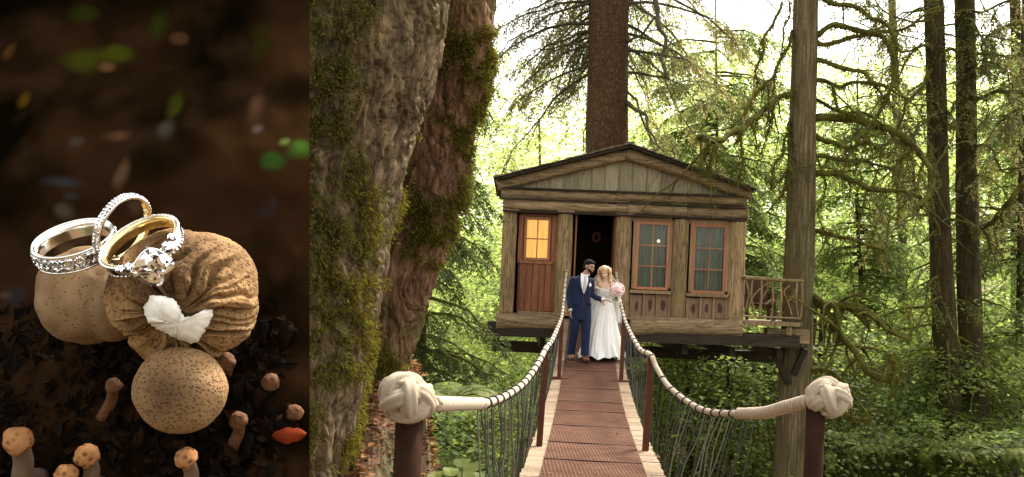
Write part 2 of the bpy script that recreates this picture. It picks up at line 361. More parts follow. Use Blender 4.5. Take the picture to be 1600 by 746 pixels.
# ---------------------------------------------------------------- branches and boughs
def branch_pts(px, Y0, Y1, n=None, wob=.07, seed=0):
    px = np.asarray(px, float); Ys = np.linspace(Y0, Y1, len(px)); p = np.array([P(a, b, y) for (a, b), y in zip(px, Ys)])
    n = n or max(10, len(px) * 5); c = spline(p, n); c[1:] += (np.stack([vn(c[1:] * 3, s + seed) for s in (1, 2, 3)], -1) - .5) * wob * 2
    return c
def tube_rough(b, pts, r0, r1, n=7, k=.35, taper=1.):
    m = len(pts); r = r0 + (r1 - r0) * np.linspace(0, 1, m) ** taper
    r = r * (1 - k / 2 + k * vn(pts * 7, 3) + k * .8 * vn(pts * 16, 8)); b.tube(pts, r, n)
def twigs(b, pts, n, L, r, droop=.6, seed=0, sub=1):
    tips = []
    for i in range(n):
        k = int(rng.integers(len(pts) // 5, len(pts))); p0 = pts[min(k, len(pts) - 1)]
        d = nrm(rng.normal(0, 1, 3) + np.array([0, 0, -droop])); l = L * rng.uniform(.4, 1.2); m = 7
        q = [p0]
        for j in range(m - 1):
            d = nrm(d + rng.normal(0, .22, 3) + np.array([0, 0, -droop * .18])); q.append(q[-1] + d * l / m)
        q = np.array(q); b.tube(q, np.linspace(r, r * .35, m), 4, False); tips.append(q)
        if sub:
            for _ in range(2):
                j = int(rng.integers(2, m)); d2 = nrm(d + rng.normal(0, .8, 3)); q2 = np.array([q[j] + d2 * l * .4 * t + np.array([0, 0, -.15 * l * t * t]) for t in np.linspace(0, 1, 4)])
                b.tube(q2, np.linspace(r * .5, r * .25, 4), 3, False); tips.append(q2)
    return tips
def sprays(b, curves, per_m, tl, nl, L, W, droop=.35, flat=True):
    """twig sprays with leaf clusters along curves (each k x 3): flat drooping conifer sprays"""
    C0 = []; D0 = []; N0 = []
    for q in curves:
        seg = np.linalg.norm(np.diff(q, axis=0), axis=1); Lq = seg.sum(); n = max(2, int(Lq * per_m))
        t = np.sort(rng.uniform(.08, 1, n)); s = np.r_[0, np.cumsum(seg)] / Lq
        p = np.stack([np.interp(t, s, q[:, i]) for i in range(3)], -1); T = nrm(np.stack([np.interp(np.clip(t + .05, 0, 1), s, q[:, i]) - np.interp(np.clip(t - .05, 0, 1), s, q[:, i]) for i in range(3)], -1))
        side = nrm(np.cross(T, np.array([0, 0, 1.]))) * np.where(rng.random(n) < .5, -1, 1)[:, None]
        ln = tl * (1.1 - .75 * t) * rng.uniform(.5, 1.2, n)
        d = nrm(side * 1 + T * .7 + np.array([0, 0, -droop]) + rng.normal(0, .15, (n, 3)))
        for j in range(nl):
            u = (j + .5) / nl; pp = p + d * (ln * u)[:, None] + np.array([0, 0, -1]) * (droop * ln * u * u)[:, None]
            for sg in (-1, 1):
                sd = nrm(np.cross(d, np.array([0, 0, 1.]))) * sg
                C0.append(pp); D0.append(nrm(d * .9 + sd * .8 + np.array([0, 0, -droop * u]) + rng.normal(0, .2, (n, 3)))); N0.append(np.tile([0, 0, 1.], (n, 1)) + rng.normal(0, .35, (n, 3)))
    if not C0: return b
    C0, D0, N0 = np.vstack(C0), np.vstack(D0), np.vstack(N0); n = len(C0)
    return b.leaves(C0, D0, N0, L * rng.uniform(.6, 1.3, n), W * rng.uniform(.6, 1.3, n))
def bough(p0, az, L, el=.1, droop=.8, m=9):
    d = np.array([math.cos(az), math.sin(az), el]); t = np.linspace(0, 1, m)[:, None]
    c = np.asarray(p0) + d * L * t + np.array([0, 0, -droop * L * .5]) * t ** 2; c[1:] += rng.normal(0, .03 * L, (m - 1, 3)) * t[1:]
    return c
def conifer(label, name, base, top, r0, r1, bark_m, leaf_m, zs, nb, Lf, leaf=(.1, .035), droop=.8, per_m=14, tl=.5, nl=5, azr=(0, 6.283), group=None, extra=(), lean=None, trunk_seed=0, branchmat='branch', bare=0, rough=.1):
    base = np.asarray(base, float); top = np.asarray(top, float)
    root = thing(name, label, 'tree', base, group)
    ax = spline([base, base * .66 + top * .34 + rng.normal(0, .04, 3) * [1, 1, 0], base * .33 + top * .67 + rng.normal(0, .04, 3) * [1, 1, 0], top], 60)
    b = MB(); sd = trunk_seed
    def fn(pts, a, m, n):
        q = (pts[:, None] + .3 * np.stack([np.cos(a), np.sin(a), 0 * a], -1)[None]).reshape(-1, 3) * np.array([6, 6, .7])
        fl = 1 + .45 * np.exp(-np.linspace(0, 1, m) * 16)[:, None]
        return (1 - rough + 2 * rough * fbm(q, 3, sd).reshape(m, n)) * fl
    b.tube(ax, np.linspace(r0, r1, 60), 22, True, fn); obj('trunk', b, bark_m, root, True)
    cb = MB(); lb = MB(); curves = []
    H = top[2] - base[2]
    for i in range(nb):
        z = rng.uniform(*zs); t = (z - base[2]) / H; p0 = base * (1 - t) + top * t; az = rng.uniform(*azr); l = Lf(z) * rng.uniform(.6, 1.15)
        c = bough(p0, az, l, rng.uniform(-.1, .25), droop * rng.uniform(.6, 1.3)); cb.tube(c, np.linspace(.022 * l ** .5 + .008, .006, len(c)), 5, False); 
        if rng.random() > bare:
            curves.append(c)
            for k in range(int(3 + l * 2)):
                j = int(rng.integers(2, len(c))); q0 = c[j]; a2 = az + rng.choice([-1, 1]) * rng.uniform(.4, 1.0); l2 = l * .38 * rng.uniform(.5, 1.1) * (1.2 - j / len(c))
                curves.append(bough(q0, a2, l2, 0, droop * 1.1, 6))
    if cb.n: obj('limbs', cb, M[branchmat], root, True, kind='stuff')
    if curves:
        sprays(lb, curves, per_m, tl, nl, leaf[0], leaf[1], droop * .6); obj('crown', lb, leaf_m, root, kind='stuff')
    return root
def add_branches(root, specs, tw=6, twl=.9, Y=(21, 21), mat='branch', leafm=None, moss=0):
    tb = MB(); lb = MB(); cur = []; mb_ = MB()
    for i, sp in enumerate(specs):
        px, Y0, Y1, r0, r1 = sp; c = branch_pts(px, Y0, Y1, seed=i); b = MB(); tube_rough(b, c, r0, r1); obj('branch', b, M[mat], root, True)
        cur += twigs(tb, c, tw, twl, max(.008, r1 * .5), 1.0); cur += twigs(tb, c, 3, twl * 1.6, max(.014, r1 * .9), .4)
        if moss:
            n = int(moss * len(c)); k = rng.integers(0, len(c), n); dd = nrm(rng.normal(0, 1, (n, 3)) + [0, 0, -.8]); l = rng.uniform(.03, .09, n)
            rr = (r0 + (r1 - r0) * k / len(c))[:, None]; mb_.leaves(c[k] + dd * rr * .8 + rng.normal(0, .03, (n, 3)), dd, rng.normal(0, 1, (n, 3)), l, l * .35)
    if tb.n: obj('twigs', tb, M['branch'], root, True, kind='stuff')
    if moss: obj('moss', mb_, M['moss'], root, kind='stuff')
    if leafm: 
        sprays(lb, [q for q in cur if rng.random() < .8], 16, .22, 3, .075, .028, .5); obj('crown', lb, leafm, root, kind='stuff')
def Tz(px, py, Y): return P(px, py, Y)
def S8(l): return [(1200 + a / 1.865, b / 1.865) for a, b in l]
def S7(l): return [(850 + a / 2.4875, b / 2.4875) for a, b in l]
def S1(l): return [(1200 + a / 2.0375, 380 + b / 2.0375) for a, b in l]

# tree that carries the house (rises behind the roof)
YH = 21.
def ext(p, q, z):      # point on line p-q at height z
    t = (z - p[2]) / (q[2] - p[2]); return p + (q - p) * t
a, b_ = P(946, 250, 23.2), P(955, 0, 23.2)
t_house = conifer('thick red-brown conifer trunk rising through the treehouse roof', 'house_tree', ext(a, b_, -4.6), ext(a, b_, 15.), .56, .42, M['bark_red'], M['needle_dry'],
        (6.4, 13.5), 95, lambda z: 2.6 + .12 * z, leaf=(.095, .024), droop=1.2, per_m=13, tl=.5, nl=5, bare=.05, rough=.14, branchmat='twig', azr=(-.35, 3.5))
add_branches(t_house, [(S7([(320, 395), (360, 420), (390, 440), (400, 490), (430, 540), (470, 585)]), 23.0, 21.5, .045, .015),
                       (S7([(425, -20), (440, 60), (470, 150), (460, 230), (470, 300)]), 22.0, 21.5, .055, .02),
                       (S7([(470, 150), (490, 165), (515, 182)]), 21.8, 21.6, .02, .008),
                       (S7([(320, 160), (380, 140), (430, 60)]), 23.0, 22.0, .03, .02)], 5, .5, mat='twig')
# tall bare trunk at the balcony
a, b_ = P(1235, 746, 21.9), P(1259, 0, 21.9)
a2 = P(1247, 400, 21.9)
t_balc = conifer('straight pale bare trunk standing at the treehouse balcony', 'balcony_tree', ext(a, b_, -4.6), ext(a, b_, 14.), .40, .205, M['bark_grey'], M['needle'],
        (8.6, 13), 14, lambda z: 2.5, rough=.07, leaf=(.09, .03), droop=.9, per_m=9)
add_branches(t_balc, [
    (S8([(135, 345), (220, 350), (310, 360), (390, 395), (440, 450), (480, 495), (470, 560), (430, 610)]), 21.8, 20.4, .085, .035),
    (S8([(138, 110), (200, 75), (270, 92), (330, 105), (365, 160), (370, 220), (345, 290), (300, 360), (270, 395)]), 21.8, 21.0, .06, .03),
    (S8([(138, 175), (230, 200), (300, 235), (360, 265), (415, 290)]), 21.8, 20.6, .055, .022),
    (S8([(136, 395), (190, 415), (240, 425), (300, 420), (330, 450)]), 21.8, 20.8, .055, .022),
    (S8([(132, 505), (210, 515), (280, 540), (350, 555), (400, 555), (440, 580)]), 21.8, 20.6, .065, .03),
    (S8([(130, 670), (200, 690), (260, 700), (340, 725)]), 21.8, 20.8, .05, .02),
    (S8([(132, 455), (230, 465), (310, 475), (370, 490)]), 21.8, 22.2, .05, .022),
    (S8([(140, -10), (195, 10), (260, 20), (300, 50), (350, 75), (380, 130), (385, 160)]), 21.8, 21.0, .055, .025),
    (S8([(138, 125), (180, 125), (250, 115), (300, 95), (380, 90), (440, 60), (500, 20)]), 21.8, 22.4, .05, .02),
    (S8([(137, 235), (200, 250), (240, 240), (300, 250), (350, 300)]), 21.8, 21.2, .045, .018),
    (S8([(190, 245), (200, 290), (215, 320), (260, 340)]), 21.6, 21.2, .035, .016),
    (S8([(390, 395), (410, 430), (380, 480), (370, 530)]), 21.2, 21.0, .045, .02),
    (S8([(132, 430), (160, 520), (150, 620), (180, 720)]), 21.9, 21.4, .02, .008),
    (S8([(138, 290), (200, 320), (280, 330), (340, 370), (400, 440), (430, 520)]), 21.9, 22.6, .035, .015),
    (S1([(135, 165), (175, 195), (200, 192), (250, 198), (288, 207)]), 21.8, 21.0, .06, .10),
    (S1([(130, 150), (170, 190), (210, 250), (270, 340), (310, 400), (350, 432), (400, 432)]), 21.8, 20.4, .055, .07),
    (S1([(400, 430), (398, 390), (385, 370), (378, 350)]), 20.4, 20.4, .04, .015),
    (S1([(120, 400), (170, 395), (205, 410), (235, 450), (240, 540)]), 21.8, 21.0, .05, .02),
    (S1([(120, 470), (180, 520), (260, 545), (330, 560)]), 21.8, 20.8, .05, .025),
    (S7([(980, 350), (930, 380), (860, 425), (800, 470), (750, 510), (680, 540), (600, 542)]), 21.8, 19.6, .05, .055),
    (S7([(965, 120), (940, 200), (880, 310), (820, 360), (780, 440), (735, 492)]), 21.8, 20.4, .035, .02),
    (S7([(925, 10), (870, 130), (830, 250), (822, 330)]), 21.4, 20.8, .03, .02),
    (S7([(640, 545), (628, 590), (610, 645)]), 19.9, 19.8, .02, .01), (S7([(668, 545), (655, 600), (640, 668)]), 19.9, 19.8, .02, .01),
    (S7([(760, 505), (768, 600), (762, 700)]), 20.2, 20.2, .025, .012), (S7([(866, 330), (872, 500), (858, 610)]), 21, 21, .02, .01),
    (S7([(970, 490), (930, 570), (900, 650), (880, 740)]), 21.8, 21.2, .035, .015), (S7([(975, 430), (950, 520), (960, 640), (910, 700)]), 21.8, 21.4, .03, .015),
    (S7([(955, 10), (940, 110), (900, 310), (880, 420)]), 21.6, 21.4, .02, .012), (S7([(970, 620), (940, 680), (925, 760), (870, 830)]), 21.8, 21.2, .03, .012),
    ], 13, 1.0, leafm=None, moss=22)

# two dark cedars on the right
specA = [(S8([(745, 65), (700, 75), (650, 92), (625, 130), (635, 170), (642, 200)]), 25, 24, .05, .02),
         (S8([(745, 265), (700, 268), (650, 276), (600, 300)]), 23.4, 24.4, .045, .03), (S8([(745, 535), (700, 590), (660, 640), (615, 668)]), 23.0, 24.4, .06, .05),
         (S8([(745, 320), (715, 330), (690, 345)]), 23.4, 23.5, .03, .02), (S8([(600, 160), (640, 150), (700, 170), (745, 150)]), 24.4, 23.5, .03, .015),
         (S8([(560, 30), (620, 35), (680, 10), (745, -10)]), 24.4, 24, .035, .02), (S8([(600, 430), (650, 440), (690, 500), (745, 480)]), 24.4, 23.8, .03, .015),
         (S8([(560, 150), (530, 140), (500, 170), (490, 240), (500, 320)]), 24.4, 23.8, .035, .018)]
specB = [(S8([(480, 200), (440, 260), (400, 300), (380, 380), (330, 450), (300, 560)]), 24, 22.8, .04, .012), (S8([(490, 330), (440, 370), (400, 440), (380, 520)]), 24, 23, .035, .012),
         (S8([(470, 130), (420, 150), (380, 220), (350, 260)]), 24, 23, .035, .012), (S8([(500, 430), (450, 480), (430, 560), (360, 640), (340, 740)]), 24, 23, .035, .012),
         (S8([(490, 270), (520, 330), (540, 300), (560, 320)]), 24, 24, .03, .012), (S8([(470, 60), (400, 60), (330, 20), (300, -10)]), 24, 23.4, .03, .012)]
for i, (lab, pb, pt, r0, r1, Y, sp) in enumerate([('left one of the two dark cedar trunks at the right edge, mossy with lacy branches', (1484, 640), (1455, 0), .30, .18, 24.2, specB),
                                  ('right one of the two dark cedar trunks at the right edge, the darker one', (1523, 640), (1503, 0), .31, .19, 24.6, specA)]):
    a, b_ = P(*pb, Y), P(*pt, Y)
    t = conifer(lab, 'cedar_tree', ext(a, b_, -3.2), ext(a, b_, 15.), r0, r1, M['bark_dark'], M['needle'] if i == 0 else M['needle_dark'], (-2.2, 12.5), 60 if i == 0 else 44, lambda z: 1.1 + 1.5 * np.exp(-((z - .0) / 2.6) ** 2) + .05 * z,
                leaf=(.085, .026), droop=1.25, per_m=11, tl=.42, nl=5, bare=.35, rough=.12, trunk_seed=i * 7)
    add_branches(t, sp, 12, 1.1, leafm=M['needle_dry'], moss=5)
# slimmer and farther trunks
thin = [('slim dark trunk behind the bridge, left of the balcony tree', 1076, 1068, 26, .09, .07), ('thin leaning mossy stem behind the bridge ropes', 1140, 1128, 25, .06, .05),
        ('slim mossy trunk close behind the balcony tree', 1286, 1290, 24.5, .10, .08), ('thin dark stem just right of the balcony tree', 1272, 1282, 23.5, .06, .05),
        ('distant hazy trunk in the gap between the balcony tree and the cedars', 1372, 1366, 44, .26, .2), ('distant pale trunk left of the dark cedars', 1415, 1398, 34, .16, .12),
        ('dark trunk at the far right edge of the wood', 1592, 1582, 34, .2, .16), ('distant thin trunk below the treehouse floor', 1020, 1016, 33, .12, .1),
        ('pale mossy trunk left of the treehouse roof', 846, 842, 33, .13, .09)]
for i, (lab, xb, xt, Y, r0, r1) in enumerate(thin):
    a, b_ = P(xb, 640, Y), P(xt, 100, Y); gz0 = float(gz(a[0], Y)) - .2
    conifer(lab, 'forest_tree', ext(a, b_, gz0), ext(a, b_, 17. if i in (5, 6) else (1.4 if i in (0, 1, 2, 3, 7) else 7.)), r0, r1 * (.35 if i in (0, 1, 4, 7, 8) else 1), M['bark_dark'] if i not in (4, 5, 8) else M['bark_grey'], M['needle'], (3, 11.5) if i in (5, 6) else (-1.5, 1.0), 16, lambda z: 1.5, leaf=(.11, .04), droop=.9, per_m=7, tl=.4, nl=4, bare=.2, trunk_seed=30 + i)

# hemlock boughs left of the house
a, b_ = P(655, 640, 17.5), P(676, 0, 17.5)
conifer('dark hemlock with layered drooping boughs left of the treehouse', 'hemlock_tree', ext(a, b_, -4.4), ext(a, b_, 11.), .2, .1, M['bark_dark'], M['needle_dark'], (-1.8, 6.0), 120,
        lambda z: 1.75 - .10 * (z - 0) , leaf=(.085, .026), droop=.9, per_m=15, tl=.42, nl=5, azr=(-2.6, 1.5), rough=.1)
a, b_ = P(1120, 640, 30), P(1118, 0, 30)
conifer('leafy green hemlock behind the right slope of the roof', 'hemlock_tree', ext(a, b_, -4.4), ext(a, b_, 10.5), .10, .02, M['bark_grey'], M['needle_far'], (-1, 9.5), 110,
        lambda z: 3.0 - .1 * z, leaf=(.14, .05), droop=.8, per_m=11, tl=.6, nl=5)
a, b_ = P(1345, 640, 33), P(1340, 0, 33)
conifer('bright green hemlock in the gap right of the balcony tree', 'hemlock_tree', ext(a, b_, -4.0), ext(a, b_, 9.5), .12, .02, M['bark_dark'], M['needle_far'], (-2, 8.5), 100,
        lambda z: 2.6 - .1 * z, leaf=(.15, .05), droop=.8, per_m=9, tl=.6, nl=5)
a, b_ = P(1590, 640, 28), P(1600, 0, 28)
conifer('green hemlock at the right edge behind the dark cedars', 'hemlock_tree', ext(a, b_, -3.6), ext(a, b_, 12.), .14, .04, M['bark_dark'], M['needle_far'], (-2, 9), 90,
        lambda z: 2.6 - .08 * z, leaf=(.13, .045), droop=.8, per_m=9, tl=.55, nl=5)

# ---------------------------------------------------------------- far foliage
def clouds(name, n, Yr, pxr, pyr, mat, size, per, rad, keep=None, kind='stuff'):
    C = []; 
    while len(C) < n:
        Y = rng.uniform(*Yr); px = rng.uniform(*pxr); py = rng.uniform(*pyr)
        if keep is not None and rng.random() > keep(px, py): continue
        p = P(px, py, Y)
        if p[2] < gz(p[0], Y) - .3: continue
        C.append(p)
    C = np.array(C); k = np.repeat(np.arange(n), per); m = n * per
    s = rng.uniform(.5, 1.3, n)[k][:, None]; tl = rng.normal(0, .18, (n, 2))[k]
    off = rng.normal(0, 1, (m, 3)) * np.array([1, 1, .16]) * rad * s
    off[:, 2] += off[:, 0] * tl[:, 0] + off[:, 1] * tl[:, 1] - .12 * (off[:, 0] ** 2 + off[:, 1] ** 2) / rad
    c = C[k] + off; a = rng.uniform(0, 6.28, m); d = np.stack([np.cos(a), np.sin(a), rng.normal(-.25, .3, m)], -1)
    nr = nrm(np.stack([rng.normal(0, .5, m), rng.normal(-.25, .5, m), np.ones(m)], -1)); l = size * rng.uniform(.6, 1.4, m)
    b = MB(); b.leaves(c, d, nr, l, l * .62, .1); return obj(name, b, mat, kind=kind)
def keep_sky(px, py):
    # thinner towards the white sky at the top
    h = 60 + 70 * math.exp(-((px - 820) / 110) ** 2) + 30 * math.exp(-((px - 1180) / 130) ** 2) - 20 * math.exp(-((px - 1010) / 60) ** 2)
    return min(1, max(.02, (py - h + 30) / 190))
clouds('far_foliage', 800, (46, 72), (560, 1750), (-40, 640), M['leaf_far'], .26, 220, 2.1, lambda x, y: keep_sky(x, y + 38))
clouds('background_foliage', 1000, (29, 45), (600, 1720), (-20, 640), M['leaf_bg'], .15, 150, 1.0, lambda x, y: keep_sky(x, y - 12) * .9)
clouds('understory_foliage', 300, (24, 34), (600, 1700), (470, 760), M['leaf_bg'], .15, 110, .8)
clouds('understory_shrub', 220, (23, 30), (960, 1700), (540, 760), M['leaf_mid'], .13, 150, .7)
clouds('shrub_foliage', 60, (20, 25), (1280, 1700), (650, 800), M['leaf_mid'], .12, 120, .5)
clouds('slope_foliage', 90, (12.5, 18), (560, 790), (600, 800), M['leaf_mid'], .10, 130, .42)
# unseen leaf clumps added overhead to darken the right-hand trees
C_ = 75; cx_, cy_, cz_ = rng.uniform(7, 30, C_), rng.uniform(9, 30, C_), rng.uniform(13.5, 18, C_); kk_ = np.repeat(np.arange(C_), 110); m_ = len(kk_)
c = np.stack([cx_, cy_, cz_], -1)[kk_] + rng.normal(0, 1, (m_, 3)) * [1.2, 1.2, .3]; b = MB(); d = rng.normal(0, 1, (m_, 3)) * [1, 1, .3]; b.leaves(c, d, rng.normal(0, .4, (m_, 3)) + [0, 0, 1], .34, .2); obj('added_shade_foliage', b, M['needle_dark'], kind='stuff')
# thin upright stems in the understory under the house
b = MB()
for i in range(70):
    px = rng.uniform(1000, 1230) if i < 45 else rng.uniform(1270, 1600); Y = rng.uniform(23.5, 30); p = P(px, 700, Y); p[2] = float(gz(p[0], Y)) - .1; h = rng.uniform(2.5, 5)
    c = np.array([p + np.array([vn([[i, k * .7, 0]])[0] * .5, 0, h * k / 8]) for k in range(9)]); b.tube(c, np.linspace(.03, .012, 9), 5, False)
obj('undergrowth_stems', b, M['branch'], kind='stuff')

# ---------------------------------------------------------------- ferns
def fern(loc, nf, L, seed, label, group='sword ferns on the left bank'):
    root = thing('fern', label, 'fern', loc, group)
    for i in range(nf):
        az = 2 * math.pi * i / nf + rng.uniform(-.2, .2); l = L * rng.uniform(.75, 1.15); rise = rng.uniform(.55, .95); m = 34
        t = np.linspace(0, 1, m); h = np.array([math.cos(az), math.sin(az), 0])
        c = np.asarray(loc) + h * (l * (t ** 1.05) * .85)[:, None] + np.array([0, 0, 1.]) * (l * (rise * t - (rise + .12) * .95 * t ** 2.3))[:, None]
        b = MB(); b.tube(c[::3], np.linspace(.005, .002, len(c[::3])), 4, False)
        T = nrm(np.gradient(c, axis=0)); sd = nrm(np.cross(T, [0, 0, 1.]))
        wl = l * .17 * np.sin(np.clip(t * 1.02 + .08, 0, 1) * math.pi) ** .6
        for sg in (-1, 1):
            b.leaves(c[3:], (sd * sg + T * .35 + np.array([0, 0, -.25]))[3:], nrm(np.cross(sd, T))[3:] + rng.normal(0, .1, (m - 3, 3)), wl[3:], wl[3:] * .24 + .003, 0)
        obj('frond', b, M['fern'], root)
    return root
for i, (px, Y, n, L, lab) in enumerate([(695, 8.0, 15, .8, 'large sword fern with arching fronds behind the left rope knot'), (700, 7.2, 14, .85, 'sword fern drooping below the left handrail rope'),
      (722, 8.6, 13, .6, 'sword fern low behind the left rope netting'), (655, 8.9, 12, .85, 'sword fern against the foot of the leaning trunk'), (715, 6.4, 10, .45, 'small fern at the bottom edge under the left rope'), (690, 10.4, 12, 1.0, 'farther fern above the left rope knot')]):
    p = P(px, 700, Y); p[2] = float(gz(p[0], Y)) + .02
    if i in (0, 5, 3): p[2] = P(px, 640, Y)[2]
    fern(p, n, L, i, lab)
for i, (px, py, Y) in enumerate([(1360, 725, 22), (1420, 742, 22.5), (1475, 730, 21.5), (1530, 745, 22), (1585, 735, 21), (1395, 715, 23.2), (1560, 718, 23)]):
    p = P(px, py - 14, Y); fern(p, 16, 1.5, 20 + i, ['fern at the bottom edge right of the right rope knot', 'fern on the ravine floor left of the cedar bases', 'fern below the left cedar trunk', 'fern below the right cedar trunk', 'fern in the bottom right corner', 'fern behind the others left of the cedars', 'fern at the right edge below the cedars'][i], 'ferns on the ravine floor')
# broad pale leaves at the bottom of the left bank
root = thing('broadleaf_plant', 'low plant with broad pale round leaves at the bottom under the left rope', 'plant', P(726, 745, 7.4))
for (px, py, r) in [(722, 722, .055), (736, 730, .06), (704, 736, .05), (728, 743, .06), (680, 743, .05), (752, 744, .05)]:
    c = P(px, py, 7.4 + rng.uniform(-.2, .2)); a = np.linspace(0, 2 * math.pi, 13)[:-1]; b = MB()
    rr = r * (1 + .08 * np.sin(5 * a)); ring = np.stack([np.cos(a) * rr * 1.2, np.sin(a) * rr, .012 * np.cos(2 * a)], -1) @ np.array(Euler((.5, rng.uniform(-.3, .3), 0)).to_matrix()).T + c
    V = np.stack([ring * .0 + c + [0, 0, -.008], ring * .55 + c * .45, ring]); b.grid(V, True); obj('leaf', b, M['leaf_bg'], root, True)
    b = MB(); b.tube(spline([c + [0, 0, -.01], c + [.02, .02, -.12], np.array([c[0] + .03, c[1] + .05, float(gz(c[0], c[1]))])], 6), .004, 4); obj('stem', b, M['twig'], root)

# ================================================================ TREEHOUSE
M['log'] = wood('weathered_log', (.07, .040, .018), (.37, .25, .13), 'z', .4, (.17, .14, .04))
M['logx'] = wood('weathered_log_flat', (.07, .042, .022), (.37, .26, .145), 'x', .3, (.17, .145, .05))
M['board_grey'] = wood('grey_green_board', (.14, .11, .07), (.34, .29, .20), 'z', .4, (.22, .23, .11), crack=False)
M['board_red'] = wood('red_brown_board', (.10, .033, .013), (.27, .095, .038), 'z', crack=False, rough=.5, bump=.2)
M['board_tan'] = wood('tan_board', (.10, .055, .028), (.22, .13, .065), 'z', .3, (.1, .09, .035), crack=False)
M['frame_red'] = wood('reddish_window_wood', (.25, .095, .04), (.42, .18, .085), 'z', crack=False, rough=.5, bump=.2)
M['trim_tan'] = wood('tan_trim', (.17, .105, .06), (.32, .21, .125), 'z', .35, (.14, .12, .05), crack=False)
M['dark_wood'] = wood('dark_wet_wood', (.012, .009, .006), (.045, .032, .02), 'x')
M['deck_wood'] = wood('pale_plank', (.12, .078, .048), (.30, .205, .135), 'x', .3, (.17, .15, .07), crack=False, rough=.8)
M['shingle'] = wood('cedar_shake', (.07, .048, .032), (.22, .155, .10), 'y', .4, (.07, .075, .015))
k = N('glowing_curtain_pane'); v = k.coord((30, 30, 2)); f = k.noise(v, 1, 2)
k.col((.4, .2, .04)); k.l(k.ramp(f, [(.3, (.60, .26, .04)), (.7, (.95, .48, .10))]), k.b.inputs['Emission Color']); k.b.inputs['Emission Strength'].default_value = .30; k.rough(.15); M['glow'] = k.m
k = N('window_glass'); k.col((.02, .025, .02)); k.rough(.03); k.b.inputs['Specular IOR Level'].default_value = .9
tr = k.n('ShaderNodeBsdfTransparent'); fr = k.n('ShaderNodeFresnel', i_IOR=1.5); ms = k.n('ShaderNodeMixShader'); gl = k.n('ShaderNodeBsdfGlossy', i_Roughness=.03)
k.l(k.math('MULTIPLY', fr.outputs[0], .6), ms.inputs[0]); k.l(tr.outputs[0], ms.inputs[1]); k.l(gl.outputs[0], ms.inputs[2]); k.l(ms.outputs[0], k.t.nodes['Material Output'].inputs[0]); M['glass'] = k.m
k = N('curtain_painted_reflection'); v = k.coord((45, 1, 1)); f = k.noise(v, 1, 3); k.col(k.ramp(f, [(.3, (.04, .055, .03)), (.7, (.14, .17, .095))])); k.rough(.9); M['curtain'] = k.m  # curtain whose green stands in for trees reflected in the panes
M['dark_inside'] = plain('interior_painted_gloom', (.012, .006, .003), .9, scale=2, spec=.05)  # gloom of the unlit inside put into a near-black colour

YF = 21.0
def hx(px, py): return P(px, py, YF)[0]
def hz(px, py): return P(px, py, YF)[2]
HC = P(975, 500, YF + 2); house = thing('treehouse', 'small gabled log treehouse with two windows standing on beams in the trees', 'treehouse', (HC[0], HC[1], HC[2]))
def logbar(a, b, r, seed, flat=1.0, n=14, m=40, name='log_beam', mat='logx', jag=True):
    a = np.asarray(a, float); b = np.asarray(b, float); t = np.linspace(0, 1, m)[:, None]; c = a + (b - a) * t
    c = c + (np.stack([0 * t[:, 0], vn(np.c_[t * 3, t * 0 + seed, t * 0], 1) - .5, vn(np.c_[t * 3, t * 0 + seed, t * 0], 2) - .5], -1)) * r * .25
    def fn(pts, an, mm, nn):
        g = np.stack([np.repeat(t, nn, 1) * 2.5 + seed, np.cos(an)[None].repeat(mm, 0) * 1.4, np.sin(an)[None].repeat(mm, 0) * 1.4], -1).reshape(-1, 3)
        g2 = g * np.array([1.6, 3.5, 3.5]); sq = (np.abs(np.cos(an)) ** 4 + np.abs(np.sin(an)) ** 4) ** -.25
        return (.80 + .22 * fbm(g, 3, seed) + .14 * fbm(g2, 3, seed + 4)).reshape(mm, nn) * (.6 + .4 * sq)[None]
    bb = MB(); bb.tube(c, r, n, True, fn, flat); return obj(name, bb, M[mat], house, True)
def bx(name, px0, py0, px1, py1, y0, y1, mat, parent=None, jit=.002, share=None):
    b = MB(); x0, x1 = hx(px0, (py0 + py1) / 2), hx(px1, (py0 + py1) / 2); z1, z0 = hz((px0 + px1) / 2, py0), hz((px0 + px1) / 2, py1)
    b.box((x0, y0, z0), (x1, y1, z1), jit=jit); return obj(name, b, M[mat], parent or house)
# posts: five log posts
for i, (tx, ty, bx_, by, wpx) in enumerate([(798, 330, 790, 491, 22), (884, 333, 877.5, 491, 24), (975, 338, 969, 496, 25), (1064, 342, 1058, 498, 24), (1152, 346, 1148, 500, 26)]):
    logbar(P(bx_, by, YF), P(tx, ty, YF), wpx / 2 / F * YF * 1.06, 10 + i * 3, 1.0, name='log_post', mat='log', m=36)
    x = P(bx_, by, YF)[0]; z = P(bx_, by, YF)[2]; b = MB(); b.box((x - .2, YF - .19, z - .03), (x + .2, YF + .16, z + .02), jit=.004); obj('post_base', b, M['trim_tan'], house)
    x = P(tx, ty, YF)[0]; z = P(tx, ty, YF)[2]; b = MB(); b.box((x - .18, YF - .18, z - .0), (x + .18, YF + .16, z + .035), jit=.004); obj('post_cap', b, M['trim_tan'], house)
# wall core behind the posts (openings left free) : pieces between posts
yw0, yw1 = YF - .02, YF + .09
# lintel logs
y = YF - .02
logbar(P(786, 319, y), P(982, 326, y), .145, 41); logbar(P(980, 326, y - .02), P(1072, 330, y - .02), .14, 47); logbar(P(1068, 330.5, y + .02), P(1167, 335, y + .02), .15, 52)
logbar(P(783, 301, y + .02), P(970, 307, y + .02), .12, 57); logbar(P(962, 306, y), P(1165, 316, y), .125, 62)
for n, (p, q) in enumerate([((786, 330), (1166, 344)), ((783, 310), (1166, 325.5)), ((783, 293.5), (1166, 308.5))]):
    b = MB(); b.obox(P(*p, YF - .1), P(*q, YF - .1), .2, .035, side=(0, 1, 0)); obj('ledge_strip', b, M['dark_wood'], house)
